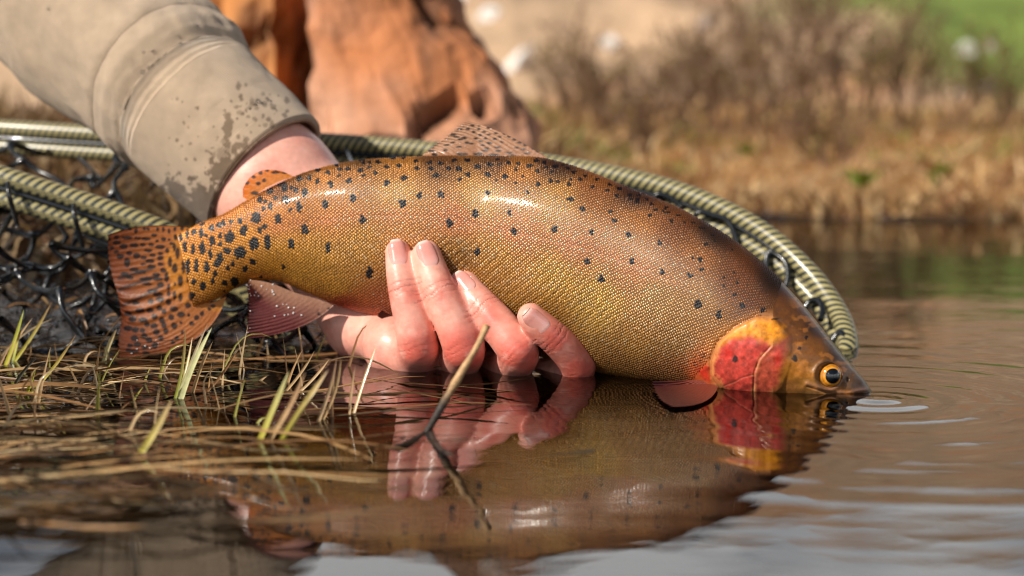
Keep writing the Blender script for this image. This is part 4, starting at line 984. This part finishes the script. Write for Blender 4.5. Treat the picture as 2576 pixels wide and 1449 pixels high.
# stitches of the seam
S = Soup(); nst = 150
So, _, _, _, _, _ = ringsurf(SL, 420, nst, fold, .002)
for k in range(nst):
    p0, p1 = So[396, k], So[399, k]; T_ = (So[396, (k + 1) % nst] - So[396, k - 1]); T_ /= np.linalg.norm(T_)
    o_ = (So[397, k] - PS[397]); o_ /= np.linalg.norm(o_)
    c_ = So[397, k] + o_ * .0002
    v, q, t_, u_ = tube(np.stack([c_ - T_ * .0005, c_, c_ + T_ * .0005]), [.00018, .0003, .00018], 5); S.add(v, q, t_, khaki * .8, u_)
tag(S.build('stitching', M_cloth, sleeve), kind='stuff')
SA = BVHTree.FromPolygons([tuple(v) for v in So.reshape(-1, 3)], [tuple(q) for q in gridf(So.shape[0], So.shape[1], False, True)])
def bead(bv, px, py, r_px, name, parent):
    h = cast(bv, px, py)
    if h[0] is None: return None
    r_ = r_px * h[0].y / F
    bm = bmesh.new(); bmesh.ops.create_icosphere(bm, subdivisions=2, radius=1)
    nv = Vector(h[1]); nv = nv if nv.y < 0 else -nv
    rot = nv.to_track_quat('Z', 'Y').to_matrix()
    Vb = np.array([(rot @ Vector((v.co.x * r_, v.co.y * r_, v.co.z * r_ * .75))) + h[0] + nv * r_ * .35 for v in bm.verts])
    Tb = np.array([[v.index for v in f.verts] for f in bm.faces]); bm.free()
    return mk(name, Vb, Tb, M_drop, parent)
for x, y, r_ in [(585,58,4),(495,66,4),(520,106,6),(455,112,4.5),(461,126,4),(386,130,4),(385,165,4.5),(360,182,5.5),(376,172,5),(360,131,3.5),(122,22,3.5),(447,91,3.5)]: bead(SA, x, y, r_, 'water_droplet', sleeve)
for x, y, r_ in [(648,255,6),(672,250,5),(640,262,4),(625,272,4),(690,275,4)]: bead(SB, x, y, r_, 'water_droplet', sleeve)
#@@NET
# ------------------------------------------------------------------ landing net
net = empty('landing_net', W(1900, 700, .86), 'landing net with black and yellow woven hoop and black rubber bag lying behind the trout', 'landing net')
RAIL = [(-420,300,1.02),(-200,312,1.00),(0,322,.98),(300,340,.96),(560,350,.945),(830,358,.93),(1100,380,.915),(1370,410,.90),(1640,462,.88),(1800,517,.865),(1930,590,.85),(2040,690,.832),(2105,780,.815),(2132,850,.795),(2128,900,.782),(2085,950,.775),
        (1950,1010,.78),(1600,1060,.80),(1200,1060,.805),(950,980,.81),(780,880,.812),(650,775,.815),(540,675,.816),(440,594,.817),(330,548,.818),(200,504,.820),(0,441,.824),(-200,380,.84),(-420,320,.90)]
rp = np.array([W(*p) for p in RAIL]); rp = crom(rp, 420)
v, q, t_, u_ = tube(rp, .0049, 14); mk('hoop_tube', v, [q, t_], M_braid, net, uv=u_)['label'] = 'upper woven tube of the hoop'
rp2 = rp + np.array([0, -.0012, -.0106])
v, q, t_, u_ = tube(rp2, .0043, 14); mk('hoop_tube', v, [q, t_], M_braid, net, uv=u_)['label'] = 'lower woven tube of the hoop'
rp3 = rp + np.array([0, -.0040, -.0055])
v, q, t_, u_ = tube(rp3, .0014, 7); mk('lacing_cord', v, [q, t_], M_rubber, net, uv=u_)
def hexnet(name, fn, nu, nv, r_, seed, jit=.16, drop=0.0, beads=.0):
    """honeycomb of round rubber strands over the surface fn(u, v), u and v in 0..1"""
    rr = random.Random(seed); nodes = {}
    def node(i, j):
        if (i, j) not in nodes:
            off = .22 if (i + j) % 2 else -.22
            nodes[(i, j)] = ((i + rr.uniform(-jit, jit)) / nu, (j + off + rr.uniform(-jit, jit)) / nv)
        return nodes[(i, j)]
    S = Soup()
    for j in range(nv + 1):
        for i in range(nu):
            es = [((i, j), (i + 1, j))]
            if (i + j) % 2 and j < nv: es.append(((i, j), (i, j + 1)))
            for a, b in es:
                if rr.random() < drop: continue
                pa, pb = node(*a), node(*b)
                pts = np.array([fn(pa[0] + (pb[0] - pa[0]) * k, pa[1] + (pb[1] - pa[1]) * k) for k in np.linspace(0, 1, 5)])
                sag = np.array([0, 0, -1.0]) * np.linalg.norm(pts[-1] - pts[0]) * .10
                pts = pts + sag * (np.sin(np.linspace(0, math.pi, 5)))[:, None]
                w_ = np.array([1.55, 1.0, .88, 1.0, 1.55]) * r_
                v, q, t_, u_ = tube(pts, w_, 6); S.add(v, q, t_)
    return S.build(name, M_rubber, net)
def wob3(p, a, f, s): return p + a * np.array([float(noise(p[0] * f, p[1] * f, p[2] * f + 9 * k, s + k)) for k in range(3)])
near_y = lambda x: float(np.interp(x, [-420, 0, 200, 330, 440, 540, 650], [330, 515, 575, 618, 664, 745, 845]))
o = hexnet('net_bag', lambda u, v: wob3(W(-220 + 720 * u, near_y(-220 + 720 * u) + 8 + v * (820 - near_y(-220 + 720 * u)) * .98, .822 - .050 * v + .012 * math.sin(v * 9 + u * 7)), .012, 45, 3), 9, 3, .0015, 5, .30)
o['label'] = 'black rubber mesh hanging from the near side of the hoop'
hexnet('net_bag', lambda u, v: wob3(W(-220 + 820 * u, 378 + v * (near_y(-220 + 820 * u) - 378) * .97, .965 - .135 * v), .014, 40, 13), 9, 3, .0015, 6, .30)
hexnet('net_bag', lambda u, v: wob3(W(280 + 760 * u, 660 + 235 * v, .800 + .02 * math.sin(u * 9) - .012 * v), .016, 40, 23), 11, 4, .0015, 7, .30)
hexnet('net_bag', lambda u, v: wob3(W(-60 + 560 * u, 560 + 260 * v, .842 - .02 * v), .018, 40, 33), 7, 4, .0015, 8, .30)
def strand(name, rows, r_):
    P = crom(np.array([W(*p) for p in rows]), 24); v, q, t_, u_ = tube(P, r_, 7); return mk(name, v, [q, t_], M_rubber, net)
for rows in ([(1738,575,.862),(1752,538,.860),(1790,541,.858),(1830,556,.855),(1848,590,.852),(1856,640,.850)], [(1920,705,.840),(1926,668,.840),(1932,636,.842),(1955,642,.840),(1978,664,.836),(1982,700,.832),(1974,728,.830)],
             [(2022,778,.822),(2040,756,.822),(2062,758,.818),(2070,782,.812),(2064,806,.808)], [(1640,520,.872),(1652,490,.872),(1690,500,.870),(1712,520,.868)], [(2092,860,.795),(2110,838,.795),(2126,850,.79),(2124,885,.785)],
             [(870,375,.92),(880,398,.90),(890,420,.88)], [(300,370,.955),(290,400,.94),(320,425,.93)]):
    strand('net_strand', rows, .0016)
for x, y, Y_ in ((185, 545, .812), (20, 490, .815), (340, 610, .808)):
    strand('net_strand', [(x, y - 30, Y_), (x + 3, y, Y_ - .004), (x + 14, y + 40, Y_ - .002), (x + 24, y + 80, Y_)], .0013)

# ------------------------------------------------------------------ grass and twigs in the water
tan = [(196,160,112),(176,138,92),(150,112,72),(214,184,138),(120,88,58),(166,122,78)]
def stalk(bx, by, tx, ty, wpx, c0, c1, bend=0.0, dz=0.0, parent=None, name='blade', n=12, twist=0.0):
    b = WZ(bx, by); Yt = b[1]
    t = np.linspace(0, 1, n)
    nx, ny = -(ty - by), (tx - bx); L = math.hypot(nx, ny)
    px = bx + (tx - bx) * t + nx / L * bend * np.sin(t * math.pi); py = by + (ty - by) * t + ny / L * bend * np.sin(t * math.pi)
    P = W(px, py, Yt + dz * t)
    P = np.r_[P[:1] - (P[1] - P[0]) / max(np.linalg.norm(P[1] - P[0]), 1e-9) * .02, P]
    t = np.r_[0, t]
    w_ = wpx * Yt / F * np.where(t < .55, 1 - .15 * t, (1 - .0825) * (1 - ((t - .55) / .45) ** 1.7) + .04)
    v, q = blade(P, w_, up=[twist, -1, .2])
    C = np.repeat((lin(c0) * (1 - t[:, None]) + lin(c1) * t[:, None]), 3, 0)
    return mk(name, v, q, M_wetgrass, parent, C=C)
YG, GR, TN, BR, PL = (188, 178, 60), (150, 156, 60), (200, 166, 118), (136, 98, 62), (206, 204, 150)
TUFTS = [('yellow green grass shoots at the muddy edge left of the tail', [(14,918,60,779,11,YG,GR,2),(31,912,47,846,9,GR,YG,0),(37,908,131,758,9,YG,BR,4),(4,912,-14,840,8,TN,TN,0),(20,915,82,800,6,TN,TN,-8),(70,905,78,868,5,BR,TN,3)]),
 ('short grass shoots with one long leaning brown blade, standing in the shallows', [(66,994,90,926,9,YG,GR,0),(76,990,191,842,9,YG,BR,6),(40,962,92,900,8,(70,64,36),(60,54,40),-3)]),
 ('pale green blade clump standing in the water below the tail fin', [(440,1004,465,820,8,GR,BR,8),(448,1002,484,848,9,GR,TN,3),(446,1004,523,812,9,PL,BR,-2),(455,1006,533,824,15,PL,PL,-6),(484,990,535,859,9,TN,TN,-4),(516,990,598,877,7,BR,BR,6)]),
 ('single thick cream blade slanting out of the near shallows', [(350,1146,432,1006,18,YG,TN,3)]),
 ('trio of thick yellow green blades standing below the anal fin', [(652,1110,727,934,17,YG,(176,168,116),0),(676,1108,768,936,14,TN,(186,146,110),6),(711,1104,826,930,16,YG,TN,-3),(719,984,791,883,7,TN,TN,4),(754,986,828,904,7,TN,TN,3)]),
 ('dry brown stems bunched in the shallows beside the thick yellow blades', [(801,1060,848,895,9,TN,BR,5),(812,1056,858,900,8,TN,TN,9),(836,1050,842,930,7,BR,TN,-3),(879,1046,894,918,7,TN,BR,-2)]),
 ('tall thin dry stalk rising toward the index finger', [(890,1040,948,866,9,TN,TN,-2)]),
 ('pale wet sprout touching the lower tip of the tail fin', [(262,908,293,828,10,PL,TN,-3),(276,908,262,874,6,TN,PL,2)])]
for lab, L in TUFTS:
    b = WZ(L[0][0], L[0][1]); t_ = empty('grass_tuft', b, lab, 'grass', 'grass tufts standing in the shallow water')
    for r_ in L: stalk(*r_[:7], bend=r_[7], dz=random.uniform(-.01, .01), parent=t_, twist=random.uniform(-.5, .5))
# broken twig standing in front of the hand
tb = WZ(1075, 1088)
twig = empty('twig', tb, 'broken tan twig with dark wet foot standing in the water before the fingers', 'twig')
tp = np.array([W(1040, 1150, tb[1]), W(1072, 1090, tb[1]), W(1098, 1046, tb[1]), W(1122, 1004, tb[1] + .002), W(1165, 930, tb[1] + .004), W(1202, 868, tb[1] + .006), W(1226, 818, tb[1] + .008)])
tp = crom(tp, 40); s_ = np.linspace(0, 1, 40)
v, q, t3, u_ = tube(tp, pr(9.5, tb[1]) * (1 + .25 * noise(s_ * 9, 1.5) + .35 * np.exp(-((s_ - .42) / .05) ** 2)), 9)
cc = lin((46, 34, 26)) * (1 - sstep(.35, .6, s_))[:, None] + lin((190, 150, 104)) * sstep(.35, .6, s_)[:, None]
mk('stem', v, [q, t3], M_twig, twig, C=np.r_[np.repeat(cc, 9, 0), cc[:1], cc[-1:]])
for rows in ([(1072,1092),(1010,1120),(960,1138),(905,1142),(868,1130)], [(1080,1085),(1110,1130),(1160,1160),(1200,1190)]):
    P = crom(np.array([WZ(a, b, -.0008 + .0015 * math.sin(k * 1.7)) for k, (a, b) in enumerate(rows)]), 24)
    v, q, t3, u_ = tube(P, np.linspace(.0013, .0006, 24), 7); mk('branch', v, [q, t3], M_twig, twig, C=np.broadcast_to(lin((52, 36, 26)), (len(v), 3)))
# floating and sunken dead blades
def litter(name, n, region, zf, label, wmm=(.6, 1.5), lmm=(30, 110), seed=1, wet=True, arch=.0, spread=.55, tone=1.0):
    rr = random.Random(seed); S = Soup()
    for k in range(n):
        x, y = region(rr)
        c = WZ(x, y); L = rr.uniform(*lmm) * .001; a = rr.gauss(0, spread) + (math.pi if rr.random() < .5 else 0)
        m = 9; t = np.linspace(-.5, .5, m); cur = rr.gauss(0, .5)
        aa = a + cur * t
        d = np.stack([np.cos(aa), np.sin(aa) * 1.0, 0 * aa], -1) * L / m
        P = c + np.cumsum(d, 0) - np.sum(d, 0) / 2
        z0, z1 = zf(rr, c), rr.uniform(0, arch) * (rr.random() < .4)
        P[:, 2] = z0 + z1 * np.cos(t * math.pi) + .0012 * np.array([float(q) for q in noise(t * 4 + k, k * 1.3)]) + rr.gauss(0, .02) * t * L * 4
        if not wet: P[:, 2] += ground_z(P[:, 0], P[:, 1])
        w_ = rr.uniform(*wmm) * .001 * np.clip(1.15 - (np.abs(t) * 2) ** 2.5, .12, 1)
        v, q = blade(P, w_, up=[rr.gauss(0, .3), rr.gauss(0, .3), 1])
        S.add(v, q, None, lin(rr.choice(tan)) * ((rr.uniform(.12, .45) if rr.random() < .5 else rr.uniform(.6, 1.25)) * tone))
    return tag(S.build(name, M_wetgrass), label, 'grass', kind='stuff')
def reg_mat(rr):
    while True:
        y = 892 + 440 * rr.random() ** 1.5; xm = np.interp(y, [892, 960, 1050, 1150, 1250, 1330], [900, 1250, 1150, 1000, 720, 500])
        x = rr.uniform(-120, xm * (.75 + .35 * rr.random()))
        if rr.random() < .25 + .75 * (1 - x / 1300.): return x, y
litter('dead_grass', 210, reg_mat, lambda rr, c: rr.uniform(-.0012, .0020), 'matted dead grass blades floating on the shallow water', seed=3, tone=1.15, arch=.008, wmm=(.7, 2.1), lmm=(40, 130), spread=.32)
litter('sunken_grass', 520, lambda rr: (rr.uniform(-100, 1700), rr.uniform(905, 1420)), lambda rr, c: rr.uniform(-.030, -.003), 'brown dead grass lying under the water', seed=4, tone=.45)
def reg_bank(rr): return rr.uniform(-150, 420), rr.uniform(560, 905)
litter('bank_litter', 900, lambda rr: (rr.uniform(-150, 900), 905 - 460 * rr.random() ** .8), lambda rr, c: rr.uniform(.0, .008), 'dry grass litter on the dark mud under the net', seed=5, wet=False, arch=.015, spread=1.2, lmm=(20, 80))
rr = random.Random(77); S = Soup()
for k in range(58):
    y_ = 893 + 190 * rr.random() ** 1.4; x_ = rr.uniform(-40, 930) if y_ < 1000 else rr.uniform(-40, 700)
    b = WZ(x_, y_); L = rr.uniform(.010, .030) * (1.2 if rr.random() < .25 else .8); a = rr.gauss(.35, .45); kink = rr.choice([0, 0, 0, 1]); t = np.linspace(0, 1, 9)
    ax_ = np.where(t < .55, 0, (t - .55) * 3.0 * kink) + a * (.5 + .5 * t)
    d = np.stack([np.sin(ax_), rr.gauss(0, .25) + 0 * t, np.cos(ax_)], -1) * L / 8; P = b + np.cumsum(d, 0) - d[0]; P[:, 2] -= .004
    v, q = blade(P, rr.uniform(.7, 1.5) * .001 * (1.05 - t ** 2), up=[rr.gauss(0, .4), -1, .1]); S.add(v, q, None, lin(rr.choice(tan[:4] + [(176, 168, 80)])) * rr.uniform(.6, 1.1))
tag(S.build('dry_stalks', M_wetgrass), 'thin dry stalks poking up through the shallow water', 'grass', kind='stuff')
# tiny beads of water on mud, net and stems
S = Soup(); bm = bmesh.new(); bmesh.ops.create_icosphere(bm, subdivisions=2, radius=1)
iv = np.array([v.co for v in bm.verts]); it = np.array([[v.index for v in f.verts] for f in bm.faces]); bm.free()
rr = random.Random(17)
M_bead = plain('wet_glint', (.02, .018, .015), rough=.06, coat=1.0, spec=1.0)
for k in range(420):
    x, y = (rr.uniform(-20, 300), rr.uniform(765, 885)) if k < 240 else (rr.uniform(-20, 900), rr.uniform(600, 900))
    c = WZ(x, y); c[2] = float(ground_z(c[0], c[1])) + rr.uniform(.001, .006)
    S.add(c + iv * rr.uniform(.0005, .0013), None, it)
tag(S.build('water_beads', M_bead), 'glinting beads of water on the wet mud', 'water', kind='stuff')

# ------------------------------------------------------------------ far bank: dry grass, shrubs, small green plants
rr = random.Random(23); S = Soup(); g = np.random.default_rng(5)
n = 26000
by = 1.80 + 4.2 * g.random(n) ** 1.6; bx = -.35 + (1.9 + .42 * by) * g.random(n)
lx = -1.1 + .95 * g.random(7000); ly = .92 + 1.0 * g.random(7000)                 # the near bank at the left
bx, by = np.r_[bx, lx], np.r_[by, ly]
keep = by > shore_y(bx) + .01; bx, by = bx[keep], by[keep]; n = len(bx)
bz = ground_z(bx, by); clump = fbm(bx * 5, by * 5, 0, 201, 3)
hgt = (.014 + .028 * g.random(n)) * (1 + .6 * np.clip(clump, -.7, 1)); lean = g.normal(0, 1.5, n); lean2 = g.normal(-.2, .4, n); wd = .0016 + .0022 * g.random(n)
pal = np.array([lin(c) for c in [(214,176,122),(196,154,100),(226,194,146),(170,126,80),(150,108,72),(186,142,92)]])
cidx = np.clip((g.random(n) * 6 - 1.2 * clump), 0, 5).astype(int); cb = pal[cidx] * (.8 + .3 * g.random(n))[:, None]
lft = (bx < -.1) & (by < 2.0); cb[lft] *= .45
grn = (fbm(bx * 3 + 7, by * 3, 0, 211, 2) > .55) & (g.random(n) < .6); cb[grn] = lin((128, 138, 58)) * (.8 + .4 * g.random(grn.sum()))[:, None]
B0 = np.stack([bx, by, bz - .004], -1)
P1 = B0 + np.stack([lean * hgt * .3, lean2 * hgt * .3, hgt * .6], -1); P2 = B0 + np.stack([lean * hgt, lean2 * hgt, hgt * (1.05 - .25 * np.abs(lean))], -1)
sd = np.stack([wd, 0 * wd, 0 * wd], -1); rot = g.normal(0, .6, n); sd = np.stack([wd * np.cos(rot), wd * np.sin(rot), 0 * wd], -1)
Vg = np.stack([B0 - sd, B0 + sd, P1 - sd * .8, P1 + sd * .8, P2], 1).reshape(-1, 3); b5 = np.arange(n) * 5
Qg = np.stack([b5, b5 + 1, b5 + 3, b5 + 2], 1); Tg = np.stack([b5 + 2, b5 + 3, b5 + 4], 1)
tag(mk('bank_grass', Vg, [Qg, Tg], M_grass, C=np.repeat(cb, 5, 0)), 'dry straw coloured grass covering the far bank', 'grass', kind='stuff')
def shrub(px, Y_, h_, nstem, spread, seed, label, barkc, leafc, nleaf, group='twiggy shrubs along the far bank'):
    rr = random.Random(seed); x = (px - 1288) * Y_ / F; z = float(ground_z(x, Y_)); root = empty('shrub', (x, Y_, z), label, 'shrub', group)
    S, Lf = Soup(), Soup(); tips = []
    def limb(p, d, L, r_, lev):
        k = 5; P = [np.array(p)]; d = np.array(d)
        for i in range(k):
            d = d + np.array([rr.gauss(0, .14), rr.gauss(0, .14), .05]); d /= np.linalg.norm(d); P.append(P[-1] + d * L / k)
        v, q, t_, u_ = tube(np.array(P), np.linspace(r_, r_ * .45, k + 1), 4); S.add(v, q, t_, lin(barkc) * rr.uniform(.7, 1.2))
        for i in range(2, k + 1):
            tips.append((P[i], d))
            if lev < 2:
                for _ in range(2 if lev == 0 else 1):
                    e = d + np.array([rr.gauss(0, .6), rr.gauss(0, .6), rr.gauss(.1, .3)]); e /= np.linalg.norm(e); limb(P[i], e, L * rr.uniform(.3, .5), r_ * .5, lev + 1)
    for k in range(nstem):
        a = rr.uniform(0, 6.28); s_ = rr.uniform(.05, spread)
        limb((x + math.cos(a) * .04 * rr.random(), Y_ + math.sin(a) * .04 * rr.random(), z - .01), np.array([math.cos(a) * s_, math.sin(a) * s_, 1]) / math.hypot(1, s_), h_ * rr.uniform(.55, 1.0), .0032, 0)
    for k in range(nleaf):
        p, d = rr.choice(tips); e = np.array([rr.gauss(0, 1), rr.gauss(0, 1), rr.gauss(.3, .8)]); e /= np.linalg.norm(e); L = rr.uniform(.008, .016)
        s_ = np.cross(e, [rr.gauss(0, 1), rr.gauss(0, 1), rr.gauss(0, 1)]); s_ /= np.linalg.norm(s_) + 1e-9
        p = p + np.array([rr.gauss(0, .006) for _ in range(3)])
        Lf.add(np.array([p, p + e * L * .5 + s_ * L * .3, p + e * L, p + e * L * .5 - s_ * L * .3]), np.array([[0, 1, 2, 3]]), None, lin(rr.choice(leafc)) * rr.uniform(.7, 1.25))
    S.build('stems', M_twig, root)
    o = Lf.build('foliage', M_leaf, root); o['kind'] = 'stuff'
    return root
RB = (118, 88, 64); LG = [(134, 118, 60), (160, 140, 84), (128, 96, 62), (112, 84, 60)]
GG = [(112, 128, 52), (96, 112, 44), (136, 146, 70)]
for i, (px_, Y_, h_, ns_, sp_, lf, nl, lab) in enumerate([
    (1440, 3.3, .15, 9, .9, LG, 260, 'low brown shrub at the foot of the boulder'), (1560, 3.2, .21, 11, .9, LG, 320, 'wide reddish brown shrub between boulder and tall shrub'),
    (1690, 3.4, .24, 12, .8, LG, 320, 'reddish twiggy shrub with olive leaves left of the tall shrub'), (1830, 3.3, .25, 12, .7, LG, 320, 'dense dark brown shrub beside the tallest shrub'),
    (2010, 3.4, .40, 14, .45, LG, 300, 'tallest bare twiggy shrub on the far bank'), (1930, 3.0, .22, 10, .8, LG, 260, 'rounded brown shrub in front of the tallest shrub'),
    (2140, 3.5, .28, 12, .7, GG + LG, 420, 'mixed green and brown shrub right of the tallest shrub'), (2270, 3.7, .24, 11, .8, GG, 420, 'leafy green shrub below the green slope'),
    (2400, 3.9, .20, 10, .9, GG + LG, 360, 'low olive shrub at the bottom of the green slope'), (2530, 3.8, .18, 10, .9, GG, 360, 'bright green low shrub farthest right along the bank'),
    (1640, 2.6, .12, 8, 1.0, LG, 160, 'small brown shrub in the dry grass below the wide reddish shrub'), (2100, 2.5, .12, 8, 1.0, LG, 160, 'small brown shrub in the dry grass near the water')]):
    shrub(px_, Y_, h_, ns_, sp_, 300 + i, lab, RB, lf, nl)
for i, (px_, Y_, lab) in enumerate([(1712, 2.25, 'small bright green herb in straw grass above the net hoop'), (1785, 2.9, 'small green herb at the foot of the reddish shrubs'), (2262, 2.9, 'leafy green herb beside a pale stone in dry grass'),
                                   (2165, 2.15, 'green herb low in the dry grass near the water edge'), (1880, 2.6, 'little green herb half hidden in straw grass'), (2350, 2.1, 'green herb standing at the right of the waterside grass')]):
    rr = random.Random(500 + i); x = (px_ - 1288) * Y_ / F; z = float(ground_z(x, Y_)); root = empty('green_herb', (x, Y_, z), lab, 'plant', 'green herbs in the dry grass')
    for k in range(9):
        a = rr.uniform(0, 6.28); L = rr.uniform(.03, .05); P = np.array([[x + math.cos(a) * L * q * .7, Y_ + math.sin(a) * L * q * .7, z + L * q * (1.2 - .5 * q)] for q in np.linspace(0, 1, 6)])
        v, q = blade(P, .009 * np.sin(np.linspace(.25, 3.05, 6)), up=[0, 0, 1]); mk('leaf', v, q, M_leaf, root, C=np.broadcast_to(lin((112, 140, 40)) * rr.uniform(.8, 1.2), (len(v), 3)))
